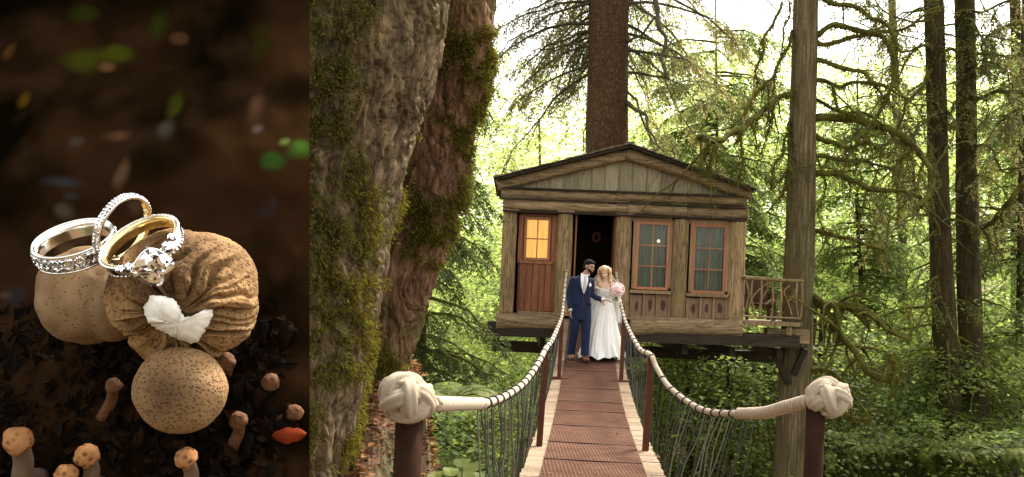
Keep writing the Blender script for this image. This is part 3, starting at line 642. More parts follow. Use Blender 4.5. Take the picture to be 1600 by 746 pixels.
# gable boards
apex = P(981, 248, YF); lft = P(795, 294, YF); rgt = P(1160, 309, YF)
nb = 17
for i in range(nb):
    t0, t1 = i / nb, (i + 1) / nb
    x0, x1 = lft[0] + (rgt[0] - lft[0]) * t0, lft[0] + (rgt[0] - lft[0]) * t1; zb = lambda x: lft[2] + (rgt[2] - lft[2]) * (x - lft[0]) / (rgt[0] - lft[0]) - .03
    def zt(x): return (lft[2] + .1 + (apex[2] + .03 - lft[2] - .1) * (x - lft[0]) / (apex[0] - lft[0])) if x < apex[0] else (rgt[2] + .1 + (apex[2] + .03 - rgt[2] - .1) * (rgt[0] - x) / (rgt[0] - apex[0]))
    g = .008; x0 += g; x1 -= g; yo = YF + .02 + rng.uniform(-.012, .012); b = MB()
    v = [(x, yy, z) for yy in (yo, yo + .04) for x, z in ((x0, zb(x0)), (x1, zb(x1)), (x1, zt(x1)), (x0, zt(x0)))]
    b.add(v, [[0, 1, 2, 3], [7, 6, 5, 4], [0, 4, 5, 1], [1, 5, 6, 2], [2, 6, 7, 3], [3, 7, 4, 0]]); obj('gable_board', b, M['board_grey'], house)
    if i % 2 == 0 or True:
        b = MB(); b.box((x1 - .004, yo - .015, zb(x1)), (x1 + .022, yo + .02, zt(x1) - .02)); obj('gable_batten', b, M['trim_tan'], house)
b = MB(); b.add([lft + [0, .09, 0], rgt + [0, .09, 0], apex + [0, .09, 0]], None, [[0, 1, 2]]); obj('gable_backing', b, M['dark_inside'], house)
# rake logs
yr = YF - .1
logbar(P(777, 290, yr), P(985, 241, yr), .115, 70, m=44, name='rake_log'); logbar(P(978, 240, yr - .02), P(1174, 305, yr - .02), .125, 77, m=44, name='rake_log')
# roof: two slopes with rows of shakes; house depth 4 m
DEP = 4.0; yr0, yr1 = YF - .42, YF + DEP + .3
eL, eR, ap = P(776, 281, YF), P(1172, 299, YF), P(981, 230, YF)
for sgn, e in ((-1, eL), (1, eR)):
    d = ap - e; Ls = np.linalg.norm(d); d = d / Ls; nn = np.array([-d[2], 0, d[0]]) * (1 if d[0] > 0 else -1)
    b = MB(); th = .05
    q = [e - nn * th, ap - nn * th, ap + nn * .0, e + nn * .0]
    v = [np.array([p[0], yy, p[2]]) for yy in (yr0 + .03, yr1) for p in q]; b.add(v, [[0, 1, 2, 3], [7, 6, 5, 4], [0, 4, 5, 1], [1, 5, 6, 2], [2, 6, 7, 3], [3, 7, 4, 0]])
    roof = obj('roof', b, M['dark_wood'], house)
    rows = 15; sh = MB(); base = (0, 0, 0)
    for r_ in range(rows):
        s0 = -.06 + r_ * (Ls + .04) / rows; yy = yr0; first = True
        while yy < yr1:
            w_ = rng.uniform(.1, .22); p0 = e + d * s0 + nn * (.012 + rng.uniform(0, .012)); p1 = e + d * (s0 + Ls / rows * 1.25) + nn * .006; t_ = rng.uniform(.02, .035)
            v = [np.array([p[0], yyy, p[2]]) for yyy in (yy - (rng.uniform(0, .03) if first else 0), yy + w_ - .006) for p in (p0, p1, p1 + nn * t_, p0 + nn * t_)]
            tgt = MB() if first else sh
            tgt.add(v, [[0, 1, 2, 3], [7, 6, 5, 4], [0, 4, 5, 1], [1, 5, 6, 2], [2, 6, 7, 3], [3, 7, 4, 0]])
            if first: obj('shingle', tgt, M['shingle'], roof)
            first = False; yy += w_
    obj('shingle_rows', sh, M['shingle'], roof, kind='stuff')
b = MB()
for y0 in np.arange(yr0, yr1, .3): b.box(ap + [-.08, y0 - ap[1], .01], ap + [.08, y0 - ap[1] + .29, .06], jit=.006)
obj('ridge_cap', b, M['shingle'], house)
# side and back walls, floor, ceiling inside
xl, xr = hx(794, 410), hx(1152, 420); zf, zc = hz(960, 497), hz(960, 335)
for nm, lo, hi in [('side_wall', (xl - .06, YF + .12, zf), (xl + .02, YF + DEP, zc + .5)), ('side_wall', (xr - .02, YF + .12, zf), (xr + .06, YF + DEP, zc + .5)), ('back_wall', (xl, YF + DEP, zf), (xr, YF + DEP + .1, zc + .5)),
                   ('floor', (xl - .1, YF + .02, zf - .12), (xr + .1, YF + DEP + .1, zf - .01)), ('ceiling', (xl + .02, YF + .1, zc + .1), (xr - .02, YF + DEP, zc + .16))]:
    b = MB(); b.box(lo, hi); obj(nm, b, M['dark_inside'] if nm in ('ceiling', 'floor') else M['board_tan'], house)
# siding on the outer left wall
for i in range(20):
    b = MB(); y0 = YF + .15 + i * .19; b.box((xl - .1, y0, zf), (xl - .06, y0 + .18, zc + .35)); obj('siding_board', b, M['board_grey'], house)
# --- closed door bay with lit window
door = bx('door', 810, 334, 871, 487, YF + .05, YF + .10, 'board_red')
for i in range(6):
    x0 = 811 + i * 10; xo = 0 if i % 2 else .012
    bx('door_plank', x0 + .3, 412, x0 + 9.3, 486.5, YF + .03 - xo, YF + .05, 'board_red', door)
bx('stile', 810, 336, 817, 411, YF + .02, YF + .05, 'board_red', door); bx('stile', 862, 336, 871, 411, YF + .02, YF + .05, 'board_red', door)
bx('top_rail', 817, 334.5, 862, 340, YF + .02, YF + .05, 'board_red', door); bx('lock_rail', 811, 408, 870, 412.5, YF - .01, YF + .05, 'board_red', door)
wf = None
def frame(parent, x0, y0, x1, y1, t, mat, ya, yb, nm='window_frame'):
    b = MB(); X0, X1 = hx(x0, (y0 + y1) / 2), hx(x1, (y0 + y1) / 2); Z1, Z0 = hz((x0 + x1) / 2, y0), hz((x0 + x1) / 2, y1); t = t / F * YF
    b.box((X0, ya, Z0), (X0 + t, yb, Z1)); b.box((X1 - t, ya, Z0), (X1, yb, Z1)); b.box((X0 + t, ya + .003, Z1 - t), (X1 - t, yb, Z1)); b.box((X0 + t, ya + .003, Z0), (X1 - t, yb, Z0 + t))
    return obj(nm, b, M[mat], parent), (X0 + t, X1 - t, Z0 + t, Z1 - t)
wf, (X0, X1, Z0, Z1) = frame(door, 819, 340, 860, 407, 4, 'frame_red', YF - .005, YF + .05)
def panes(parent, X0, X1, Z0, Z1, nc, nr, mat, y, bar=.022, barmat='frame_red', win=None):
    cw, ch = (X1 - X0) / nc, (Z1 - Z0) / nr
    for i in range(nc):
        for j in range(nr):
            b = MB(); b.box((X0 + i * cw + bar / 2 * (i > 0), y, Z0 + j * ch + bar / 2 * (j > 0)), (X0 + (i + 1) * cw - bar / 2 * (i < nc - 1), y + .006, Z0 + (j + 1) * ch - bar / 2 * (j < nr - 1))); obj('pane', b, M[mat], parent)
    for i in range(1, nc): b = MB(); b.box((X0 + i * cw - bar / 2, y - .03, Z0), (X0 + i * cw + bar / 2, y + .015, Z1)); obj('glazing_bar', b, M[barmat], parent)
    for j in range(1, nr): b = MB(); b.box((X0, y - .026, Z0 + j * ch - bar / 2), (X1, y + .012, Z0 + j * ch + bar / 2)); obj('glazing_bar', b, M[barmat], parent)
panes(door, X0, X1, Z0, Z1, 2, 2, 'glow', YF + .025)
bx('door_threshold', 808, 487, 868, 494, YF - .1, YF + .1, 'trim_tan')
# --- open doorway: jambs, header, and a small wreath on the back wall
bx('door_jamb', 896.5, 335, 899, 494, YF + .0, YF + .5, 'board_red'); bx('door_jamb', 958, 337, 962, 494, YF + .0, YF + .5, 'board_red')
b = MB(); a = np.linspace(0, 2 * math.pi, 17); c0 = P(932, 372, YF + DEP - .1)
# the inner partition that closes the entry off
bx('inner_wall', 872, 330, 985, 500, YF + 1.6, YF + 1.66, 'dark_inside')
c0 = P(932, 371, YF + 1.5); b.tube(np.stack([c0[0] + .07 * np.cos(a), c0[1] + 0 * a, c0[2] + .10 * np.sin(a)], -1), .03, 8, False); tag(obj('wreath', b, plain('dried_wreath', (.22, .05, .03), .8), None, at=c0), 'small dark red oval wreath hanging inside the open doorway', 'wreath')
# --- two sash windows
def window(fx0, fy0, fx1, fy1, gx0, gy0, gx1, gy1, cap):
    w_ = obj('window', *(lambda b: (b, M['trim_tan']))(MB().box((hx(fx0, fy1), YF - .06, hz(fx0, fy1) - .02), (hx(fx1, fy1), YF - .0, hz(fx0, fy1) + .045))), house)
    ym = (fy0 + fy1) / 2
    # outer casing
    for (a0, a1, a2, a3) in [(fx0, fy0 + 6, gx0 - 4, fy1 - 6), (gx1 + 3, fy0 + 6, fx1, fy1 - 6), (fx0 - 1, fy0, fx1 + 1, gy0 - 4)]:
        bx('casing', a0, a1, a2, a3, YF - .045, YF + .03, 'trim_tan', w_)
    fr_, (X0, X1, Z0, Z1) = frame(w_, gx0 - 4, gy0 - 4, gx1 + 3.5, gy1 + 6, 4.2, 'frame_red', YF - .03, YF + .04)
    panes(w_, X0, X1, Z0, Z1, 2, 3, 'glass', YF + .01)
    b = MB(); n = 60; xs = np.linspace(X0, X1, n); V = np.array([[[x, YF + .12 + .015 * math.sin(x * 70) + .008 * math.sin(x * 133 + 1), z] for x in xs] for z in (Z0, Z1)]); b.grid(V); obj('curtain', b, M['curtain'], w_, True)
window(988, 339, 1049, 457, 997, 351, 1042, 447, 0); window(1077, 344, 1138, 462, 1085, 355, 1131, 453, 0)
# back of the window bays so that daylight does not leak in, panels beneath
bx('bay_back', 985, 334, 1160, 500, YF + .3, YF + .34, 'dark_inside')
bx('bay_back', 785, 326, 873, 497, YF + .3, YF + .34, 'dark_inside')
for (x0, x1, y0, y1, m_) in [(984, 1045, 459, 497, 'board_tan'), (1072, 1134, 464, 500, 'board_tan')]:
    bx('sill', x0 - 1, y0 - 5, x1 + 2, y0, YF - .12, YF + .03, 'trim_tan')
    for i in range(3):
        a0 = x0 + (x1 - x0) * i / 3; a1 = x0 + (x1 - x0) * (i + 1) / 3
        o = bx('panel', a0 + 3, y0 + 2, a1 - 1, y1 - 2, YF + .0, YF + .03, 'board_tan'); o['label'] = 'panel with a dark red-brown stain'
        bx('batten', a0 - .5, y0 + 1, a0 + 3.2, y1 - 1, YF - .035, YF + .02, 'trim_tan')
    bx('batten', x1 - 1, y0 + 1, x1 + 2.5, y1 - 1, YF - .035, YF + .02, 'trim_tan')
# stained panels: procedural dark blot
k = N('stained_board'); v = k.coord((16, 16, 2.5)); f = k.noise(v, 1.4, 6); base = k.ramp(f, [(.3, (.12, .065, .03)), (.7, (.24, .15, .075))])
g = k.n('ShaderNodeTexCoord'); mp = k.n('ShaderNodeMapping'); mp.inputs['Location'].default_value = (-.5, 0, -.5); k.l(g.outputs['Generated'], mp.inputs[0]); mp2 = k.n('ShaderNodeVectorMath', operation='MULTIPLY'); k.l(mp.outputs[0], mp2.inputs[0]); mp2.inputs[1].default_value = (2.6, 0, 2.1)
ln = k.n('ShaderNodeVectorMath', operation='LENGTH'); k.l(mp2.outputs[0], ln.inputs[0]); ff = k.math('ADD', ln.outputs['Value'], k.math('MULTIPLY', f, .9))
k.col(k.mix(k.ramp(ff, [(.95, (1, 1, 1)), (1.35, (0, 0, 0))]), base, (.05, .012, .006))); k.rough(.7); M['stain'] = k.m
for o in list(bpy.data.objects):
    if o.name.split('.')[0] == 'panel': o.data.materials[0] = M['stain']
# bottom logs and platform
logbar(P(775, 503, YF - .12), P(873, 505, YF - .12), .17, 90, name='sill_log'); logbar(P(984, 511, YF - .12), P(1158, 513, YF - .12), .175, 95, name='sill_log')
bx('wall_base', 781, 490, 872, 497, YF - .08, YF + .1, 'trim_tan'); bx('wall_base', 984, 497, 1160, 503, YF - .08, YF + .1, 'trim_tan')
zt = hz(960, 512)
def dz(px, py, Y=YF): return P(px, py, Y)
b = MB(); b.obox(dz(762, 513), dz(876, 517), .5, .30, side=(0, 1, 0)); obj('platform_beam', b, M['dark_wood'], house)
b = MB(); b.obox(dz(955, 523), dz(1245, 533), .45, .26, side=(0, 1, 0)); obj('platform_beam', b, M['dark_wood'], house)
b = MB(); b.obox(dz(870, 517, YF + .3), dz(960, 521, YF + .3), .3, .26, side=(0, 1, 0)); obj('platform_beam', b, M['dark_wood'], house)
for i in range(7):
    x = xl - .2 + i * (xr - xl + 1.2) / 6; z = zt - .32; b = MB(); b.box((x - .06, YF + .1, z - .2), (x + .06, YF + DEP, z)); obj('joist', b, M['dark_wood'], house)
b = MB(); b.box((xl - .3, YF + 2, zt - .75), (xr + 1.4, YF + 2.25, zt - .5)); obj('platform_beam', b, M['dark_wood'], house)
# brackets on the balcony tree
for (p, q) in [((1206, 545), (1232, 600)), ((1258, 545), (1240, 585))]:
    b = MB(); b.obox(dz(*p, YF + .35), dz(*q, YF + .5), .13, .12, side=(0, 1, 0)); obj('brace', b, M['dark_wood'], house)
b = MB(); b.obox(dz(1196, 524, YF + .2), dz(1262, 526, YF + .2), .3, .3, side=(0, 1, 0)); obj('beam_clamp', b, M['logx'], house)
b = MB(); b.obox(dz(1233, 512, YF - .25), dz(1232, 524, YF - .25), .1, .1, side=(0, 1, 0)); obj('beam_block', b, M['log'], house)
# balcony
for i in range(9):
    y0 = YF - .22 + i * .16; b = MB(); b.box((hx(1163, 500), y0, hz(1205, 507)), (hx(1250, 500), y0 + .15, hz(1205, 503)), jit=.003); obj('balcony_plank', b, M['deck_wood'], house)
b = MB(); b.obox(dz(1163, 506, YF - .2), dz(1252, 508, YF - .2), .08, .07, side=(0, 1, 0)); obj('balcony_rim', b, M['log'], house)
def stick(pts, r, nm='baluster', mat='log'):
    c = spline([P(*p) for p in pts], max(6, len(pts) * 5)); bb = MB(); tube_rough(bb, c, r, r * .8, 7, .25); return obj(nm, bb, M[mat], house, True)
yb = YF - .18
stick([(1161, 434, yb), (1205, 437, yb), (1254, 440, yb)], .042, 'handrail', 'log'); stick([(1254, 440, yb), (1250, 437, YF + 1.2)], .03, 'handrail', 'trim_tan')
stick([(1162, 494, yb), (1205, 496, yb), (1252, 498, yb)], .018, 'lower_rail', 'trim_tan')
for pts in [[(1206, 438, yb), (1208, 470, yb), (1205, 503, yb)], [(1246, 440, yb), (1244, 470, yb), (1248, 500, yb)], [(1167, 488, yb), (1178, 462, yb), (1200, 441, yb)], [(1184, 488, yb), (1192, 466, yb), (1204, 444, yb)],
            [(1237, 493, yb), (1232, 474, yb), (1225, 456, yb), (1234, 447, yb)], [(1232, 471, yb), (1241, 460, yb), (1243, 452, yb)], [(1222, 491, yb), (1217, 478, yb), (1207, 466, yb)], [(1196, 476, yb), (1206, 468, yb)], [(1165, 437, yb), (1170, 460, yb), (1163, 490, yb)], [(1176, 438, yb), (1174, 465, yb), (1180, 495, yb)], [(1190, 438, yb), (1190, 465, yb), (1187, 495, yb)], [(1219, 439, yb), (1221, 470, yb), (1217, 497, yb)], [(1252, 441, yb), (1254, 470, yb), (1251, 499, yb)]]:
    stick(pts, .016 if len(pts) > 2 and pts[0][1] > 445 else .022)
for X_ in (.0, .25, .5, .75, 1.0):
    p = P(1253, 440, YF + X_); b = MB(); b.tube(spline([p, p + [.02, .03, -.4], p + [0, 0, -.84]], 8), .016, 6); obj('baluster', b, M['log'], house, True)
# wooden chair on the balcony
ch = thing('deck_chair', 'dark wooden slatted armchair on the treehouse balcony', 'chair', P(1180, 500, YF + .55))
c = P(1183, 500, YF + .55) 
def cb(nm, lo, hi, rot=None): b = MB(); b.box(c + np.array(lo), c + np.array(hi), rot); return obj(nm, b, M['chair_wood'], ch)
M['chair_wood'] = wood('chair_wood', (.035, .018, .012), (.11, .055, .035), 'z', crack=False)
for i in range(5): cb('back_slat', (-.25 + i * .1, .2, .3), (-.16 + i * .1, .225, .95 - .03 * abs(i - 2)), Euler((-.25, 0, 0)).to_matrix())
for i in range(5): cb('seat_slat', (-.25, -.3 + i * .1, .34), (.25, -.21 + i * .1, .365), Euler((-.0, 0, 0)).to_matrix())
for s in (-1, 1):
    cb('arm', (s * .3 - .06, -.35, .56), (s * .3 + .06, .3, .585)); cb('leg', (s * .29 - .03, -.3, 0), (s * .29 + .03, -.24, .56)); cb('leg', (s * .29 - .03, .18, 0), (s * .29 + .03, .24, .56)); cb('side_rail', (s * .27 - .015, -.3, .26), (s * .27 + .015, .3, .34))

# lamp seen glowing inside the left window
b = MB(); c0 = P(1029, 377, YF + .09); b.ball(c0, (.028, .02, .028), 12, 8)
k = N('lamp_glow'); k.b.inputs['Emission Color'].default_value = (1, .62, .25, 1); k.b.inputs['Emission Strength'].default_value = 1.3; tag(obj('lamp', b, k.m, None, True, at=c0), 'small warm glowing lamp behind the upper right pane of the left window', 'lamp')

# ================================================================ BRIDGE
dk = np.array([[8.64, 927, 746], [10.2, 925, 700], [11.8, 924, 665], [13.3, 923, 640], [15.2, 922, 612], [16.6, 921.5, 588], [17.8, 921, 565], [19.2, 922, 534], [21, 924, 498]])
dw = np.array([P(a, b, y) for y, a, b in dk])
dYs = np.r_[2.8, 4.4, 6.5, dw[:, 1]]; lx = np.polyfit(dw[:5, 1], dw[:5, 0], 1)
dXs = np.r_[np.polyval(lx, [2.8, 4.4, 6.5]), dw[:, 0]]; dZs = np.r_[.1, .08, .0, dw[:, 2]]
pX = np.polyfit(dYs, dXs, 3); pZ = np.polyfit(dYs, dZs, 5)
def deck(Y): return np.array([np.polyval(pX, Y), Y, np.polyval(pZ, Y)])
bridge = thing('rope_bridge', 'narrow sagging plank suspension bridge with rope handrails leading to the treehouse', 'bridge', deck(10.))
HW = .63
Ycur = 3.0; i = 0
pm = MB().box((-HW, -.082, -.04), (HW, .082, 0), jit=.003).mesh('plank', mats=(M['deck_wood'],)); pms = [pm] + [MB().box((-HW + rng.uniform(-.008, .008), -.085, -.04), (HW + rng.uniform(-.008, .008), .085, rng.uniform(-.003, .003)), jit=.004).mesh('plank', mats=(M['deck_wood'],)) for _ in range(5)]
while Ycur < 20.85:
    p = deck(Ycur); s = (deck(Ycur + .05)[2] - deck(Ycur - .05)[2]) / .1
    o = bpy.data.objects.new('plank', pms[i % 6]); col.objects.link(o); o.parent = bridge; o.location = Vector(p - np.array(bridge['_w'])); o.rotation_euler = (math.atan(s), 0, -.06 + rng.uniform(-.006, .006)); Ycur += .188 * math.cos(math.atan(s)); i += 1
for sx in (-1, 1):                        # side cables and stringers
    Y = np.linspace(2.9, 21, 60); c = np.array([deck(y) + [sx * (HW - .04), 0, -.08] for y in Y]); b = MB(); b.tube(c, .035, 6); obj('stringer', b, M['dark_wood'], bridge)
# mats
k = N('perforated_mat'); v = k.coord((1, 1, 1)); 
vo = k.n('ShaderNodeTexBrick'); vo.offset = 0; vo.squash = 1
sx_ = k.n('ShaderNodeSeparateXYZ'); k.l(v, sx_.inputs[0])
fx = k.math('ABSOLUTE', k.math('SUBTRACT', k.math('FRACT', k.math('MULTIPLY', sx_.outputs[0], 30)), .5)); fy = k.math('ABSOLUTE', k.math('SUBTRACT', k.math('FRACT', k.math('MULTIPLY', sx_.outputs[1], 15)), .5))
hole = k.math('MULTIPLY', k.math('LESS_THAN', fx, .27), k.math('LESS_THAN', fy, .33))
f = k.noise(v, 3, 5); oi = k.n('ShaderNodeObjectInfo')
c = k.mix(oi.outputs['Random'], k.ramp(f, [(.3, (.062, .027, .016)), (.7, (.105, .048, .03))]), k.ramp(f, [(.3, (.07, .034, .022)), (.7, (.135, .07, .048))]))
k.col(k.mix(hole, c, (.035, .016, .011))); k.rough(.8); k.b.inputs['Specular IOR Level'].default_value = .03; k.bump(k.math('SUBTRACT', 1, hole), .6, .006); M['mat'] = k.m
seams = [3.2, 4.4, 5.6, 6.8, 8.0, 9.26, 10.4, 11.76, 13.1, 14.0, 15.3, 16.9, 18.3, 19.6, 20.8]
for j, (a0, a1) in enumerate(zip(seams[:-1], seams[1:])):
    n = 8; hw = .455; top = []; bot = []
    for q in range(n):
        y = a0 - .02 + (a1 - a0 + .02) * q / (n - 1); p = deck(y); lift = .018 + .009 * (1 - q / (n - 1)) + .003 * math.sin(q * 2 + j)
        top.append([p + [x * hw, x * hw * -.06, lift + .003 * math.sin(x * 4 + j + q)] for x in np.linspace(-1, 1, 9)]); bot.append([p + [x * hw, x * hw * -.06, lift - .014] for x in np.linspace(-1, 1, 9)])
    V = np.array(top); W = np.array(bot); b = MB(); b.grid(V); b.grid(W[:, ::-1])
    for A, B_ in ((V[0], W[0]), (W[-1], V[-1]), (W[:, 0], V[:, 0]), (V[:, -1], W[:, -1])): b.grid(np.array([B_, A]))
    o = obj('mat', b, M['mat'], bridge); 
    b = MB(); b.tube([V[0][0] + [0, -.004, .0], V[0][-1] + [0, -.004, .0]], .005, 5); obj('mat_edge', b, plain('pale_metal_edge', (.22, .12, .08), .5) if j == 0 else M['edge'], o)  # thin edge bar in a lighter tone than the mat
    if j == 0: M['edge'] = o.children[0].data.materials[0]
# ropes
Lr = [(660, 628, 4.42), (680, 631, 4.5), (718, 631, 5.1), (759, 630, 6.0), (790, 619, 6.9), (815, 602, 7.8), (829, 586, 8.5), (842, 566, 9.3), (853, 545, 10.2), (862, 533, 11.5), (869, 518, 13), (875, 503, 14.8), (878.5, 491, 16.2), (881, 468, 18.2), (883, 445, 19.6), (885.5, 423, 20.9)]
Rr = [(1275, 622, 6.05), (1262, 627, 6.12), (1225, 637, 6.5), (1195, 645, 6.9), (1159, 646.5, 7.4), (1126, 646, 7.9), (1098, 641, 8.4), (1070.5, 625.6, 9.0), (1043, 602, 9.6), (1026, 575, 10.0), (1016.5, 555, 10.25), (1002, 548, 11.3), (990, 530, 12.8), (979.5, 508, 15), (975, 495, 16.2), (970, 474, 18), (966, 448, 19.8), (963, 426, 20.9)]
def rope3(c, R0, pitch, parent, name, mat):
    L = np.r_[0, np.cumsum(np.linalg.norm(np.diff(c, axis=0), axis=1))]; T = nrm(np.gradient(c, axis=0)); S_ = nrm(np.cross(T, [0, 0, 1.])); U_ = np.cross(S_, T)
    for s in range(3):
        a = 2 * math.pi * (L / pitch + s / 3); b = MB(); p = c + (S_ * np.cos(a)[:, None] + U_ * np.sin(a)[:, None]) * R0 * .62; b.tube(p, R0 * .43, 8); obj(name, b, mat, parent, True)
ropes = {}
for key, pts in (('L', Lr), ('R', Rr)):
    w_ = np.array([P(*p) for p in pts]); c = spline(w_, 1500); ropes[key] = c
    root = obj('handrail_rope', MB().tube(c[::6], .018, 6), M['rope'], bridge, True); rope3(c, .0255, .085, root, 'strand', M['rope'])
# wrapping coils near the knots
cR_ = ropes['R']; cR_ = cR_[(cR_[:, 1] > 6.05) & (cR_[:, 1] < 7.5)]; cR_ = spline(cR_[::max(1, len(cR_) // 16)], 300)
wh = obj('rope_whipping', MB().tube(cR_, .02, 6), M['rope_dark'], bridge, True); rope3(cR_, .042, .15, wh, 'strand', M['rope'])
for key, y0, y1 in (('L', 4.5, 5.95),):
    c = ropes[key]; c = c[(c[:, 1] > y0) & (c[:, 1] < y1)]; c = spline(c[:: max(1, len(c) // 20)], 700); T = nrm(np.gradient(c, axis=0)); S_ = nrm(np.cross(T, [0, 0, 1.])); U_ = np.cross(S_, T)
    L = np.linspace(0, np.linalg.norm(np.diff(c, axis=0), axis=1).sum(), len(c)); a = 2 * math.pi * L / .019 * (1 if key == 'L' else .62)
    n2 = int(L[-1] / .019 * 12); cc = spline(c[::35], n2); L = np.linspace(0, L[-1], n2); T = nrm(np.gradient(cc, axis=0)); S_ = nrm(np.cross(T, [0, 0, 1.])); U_ = np.cross(S_, T); pt = .034 if key == 'L' else .052
    a = 2 * math.pi * L / pt; rr = .024; b = MB(); b.tube(cc + (S_ * np.cos(a)[:, None] + U_ * np.sin(a)[:, None]) * rr, .0125, 7); obj('rope_whipping', b, M['rope'], bridge, True)
# posts
def steel_post(p, q, w_): b = MB(); b.obox(p, q, w_, w_); return obj('rail_post', b, M['steel_brown'], bridge)
for (bp, tp, Y) in [((842, 700), (853, 546), 10.2), ((1008, 708), (1017, 557), 10.2), ((873.5, 587), (878.5, 493), 16.2), ((970.5, 592), (975, 497), 16.2)]:
    q = P(*tp, Y); p = P(*bp, Y); steel_post(p + [0, 0, -.05], q + [0, 0, -.01], .062); b = MB(); b.box(p + [-.14, -.12, -.04], p + [.14, .12, -.022], jit=.002); obj('post_plate', b, M['steel_brown'], bridge)
kn = {}
for key, px, py, Y, r in (('L', 636, 622, 4.4, .115), ('R', 1295, 621, 6.1, .122)):
    c0 = P(px, py, Y); root = None
    b = MB(); g = c0 + [(.012 if key == 'L' else -.07), .02, -.03]; b.tube([g * [1, 1, 0] + [0, 0, -.4], g], .062 if key == 'L' else .058, 20); obj('anchor_post', b, M['dark_steel'], bridge, True)
    t = np.linspace(0, 3 * 2 * math.pi, 300, endpoint=True); lat = R(54) * np.sin(5 / 3 * t); ro = r * (.71 + .11 * np.cos(10 / 3 * t + .6)); rot = np.array(Euler((.5, .35, .7) if key == 'L' else (.2, -.5, 1.4)).to_matrix())
    V = np.stack([ro * np.cos(lat) * np.cos(t), ro * np.cos(lat) * np.sin(t), ro * np.sin(lat)], -1) @ rot.T * [1.05, 1, .93]
    kb = obj('rope_knot', MB().ball(c0, r * .66, 16, 12), M['rope_dark'], bridge, True)
    b = MB(); 
    def fnr(pts, a, m, n): return 1 + .09 * np.cos(a[None] * 6 + np.arange(m)[:, None] * .22)
    b.tube(V + c0, r * .35, 30, True, fnr); obj('knot_strand', b, M['rope_knot'], kb, True)
# netting cords
def rail_at(c, y): return np.array([np.interp(y, c[:, 1], c[:, i]) for i in range(3)])
for key, sx, ya in (('L', -1, 5.75), ('R', 1, 7.15)):
    Y = ya; i = 0
    while Y < 20.7:
        a = rail_at(ropes[key], Y); yb_ = Y + (.10 if i % 2 else -.04) + rng.uniform(-.03, .03); d = deck(yb_) + [sx * (HW + .01), 0, -.06]
        fl = sm(10.2, 6, Y) * (.85 if sx > 0 else .3); d[0] += (a[0] - d[0]) * fl; d[2] -= .1 * fl
        near = Y < 9.5; r = .005 if near else .004
        m1 = a + (d - a) * .35 + [rng.uniform(-.02, .02), rng.uniform(-.02, .02), 0]; m2 = a + (d - a) * .7 + [rng.uniform(-.025, .025), 0, 0]
        pale = rng.random() < (.4 if near else .12); T_ = M['cord_pale'] if pale else M['cord']
        b = MB(); b.tube(spline([a + [sx * .01, 0, -.02], m1, m2, d + [0, 0, -.03]], 9), r, 5); obj('netting_cord', b, T_, bridge, True)
        if i % 2 == 0:
            an = np.linspace(0, 2 * math.pi, 13); T = nrm(rail_at(ropes[key], Y + .05) - rail_at(ropes[key], Y - .05)); S_ = nrm(np.cross(T, [0, 0, 1.])); U_ = np.cross(S_, T); rr = .031
            b = MB(); b.tube(a + T * (np.linspace(0, .02, 13))[:, None] + (S_ * np.cos(an)[:, None] + U_ * np.sin(an)[:, None]) * rr, .0065, 5, False); obj('lashing', b, M['cord'], bridge, True)
        Y += ((.15 if i % 2 else .09) if sx < 0 or Y > 10.2 else (.12 if i % 2 else .07)) * 1.2 * (1 if near else 1.7); i += 1

b = MB(); n = 130; Yl = 7 + 13 * rng.random(n) ** 1.4; base = np.array([deck(y) + [rng.uniform(-.6, .6), 0, .012] for y in Yl]); base[:, 2] += np.where(np.abs(base[:, 0] - np.array([deck(y)[0] for y in Yl])) < .455, .026, 0)
b.leaves(base, nrm(rng.normal(0, 1, (n, 3)) * [1, 1, .12]), nrm(rng.normal(0, .25, (n, 3)) + [0, 0, 1]), rng.uniform(.02, .07, n), rng.uniform(.008, .03, n), .15); obj('fallen_leaves', b, M['litter'], kind='stuff')

# ================================================================ BRIDE AND GROOM
def skinmat(name, a):
    k = N(name); k.col(a); k.rough(.5); k.b.inputs['Subsurface Weight'].default_value = .12; k.b.inputs['Subsurface Scale'].default_value = .02; return k.m
M['skin_m'] = skinmat('skin_brown', (.36, .19, .12)); M['skin_f'] = skinmat('skin_fair', (.60, .37, .27))
def cloth(name, c, bs=.2, scale=60, sheen=.2, rough=.85):
    k = N(name); v = k.coord(); f = k.noise(v, scale, 3); g = k.noise(v, 9, 3); k.col(k.ramp(f, [(.3, tuple(x * .85 for x in c)), (.7, tuple(min(1, x * 1.12) for x in c))])); k.rough(rough)
    k.b.inputs['Sheen Weight'].default_value = sheen; k.b.inputs['Specular IOR Level'].default_value = .2; k.bump(k.math('ADD', g, k.math('MULTIPLY', f, .2)), bs, .02); return k.m
M['navy'] = cloth('navy_wool', (.010, .017, .048), .45, sheen=.05); M['white_shirt'] = cloth('white_cotton', (.75, .74, .72)); M['tie'] = cloth('silver_tie', (.42, .40, .38))
M['shoe'] = plain('oxblood_leather', (.17, .045, .02), .28, scale=40, var=.2); M['hair_dark'] = plain('black_hair', (.010, .007, .006), .85, scale=150, bump=.6, spec=.15)
M['hair_blonde'] = plain('blonde_hair', (.50, .33, .17), .5, scale=120, var=.35, bump=.8); M['eye'] = plain('dark_eye', (.02, .012, .01), .3); M['lip'] = plain('pink_lip', (.45, .13, .11), .4)
M['gown'] = plain('white_chiffon', (.80, .78, .75), .8, var=.02, bump=0, spec=.1); M['lace'] = cloth('ivory_lace', (.74, .70, .65), 1.0, 55, .2)
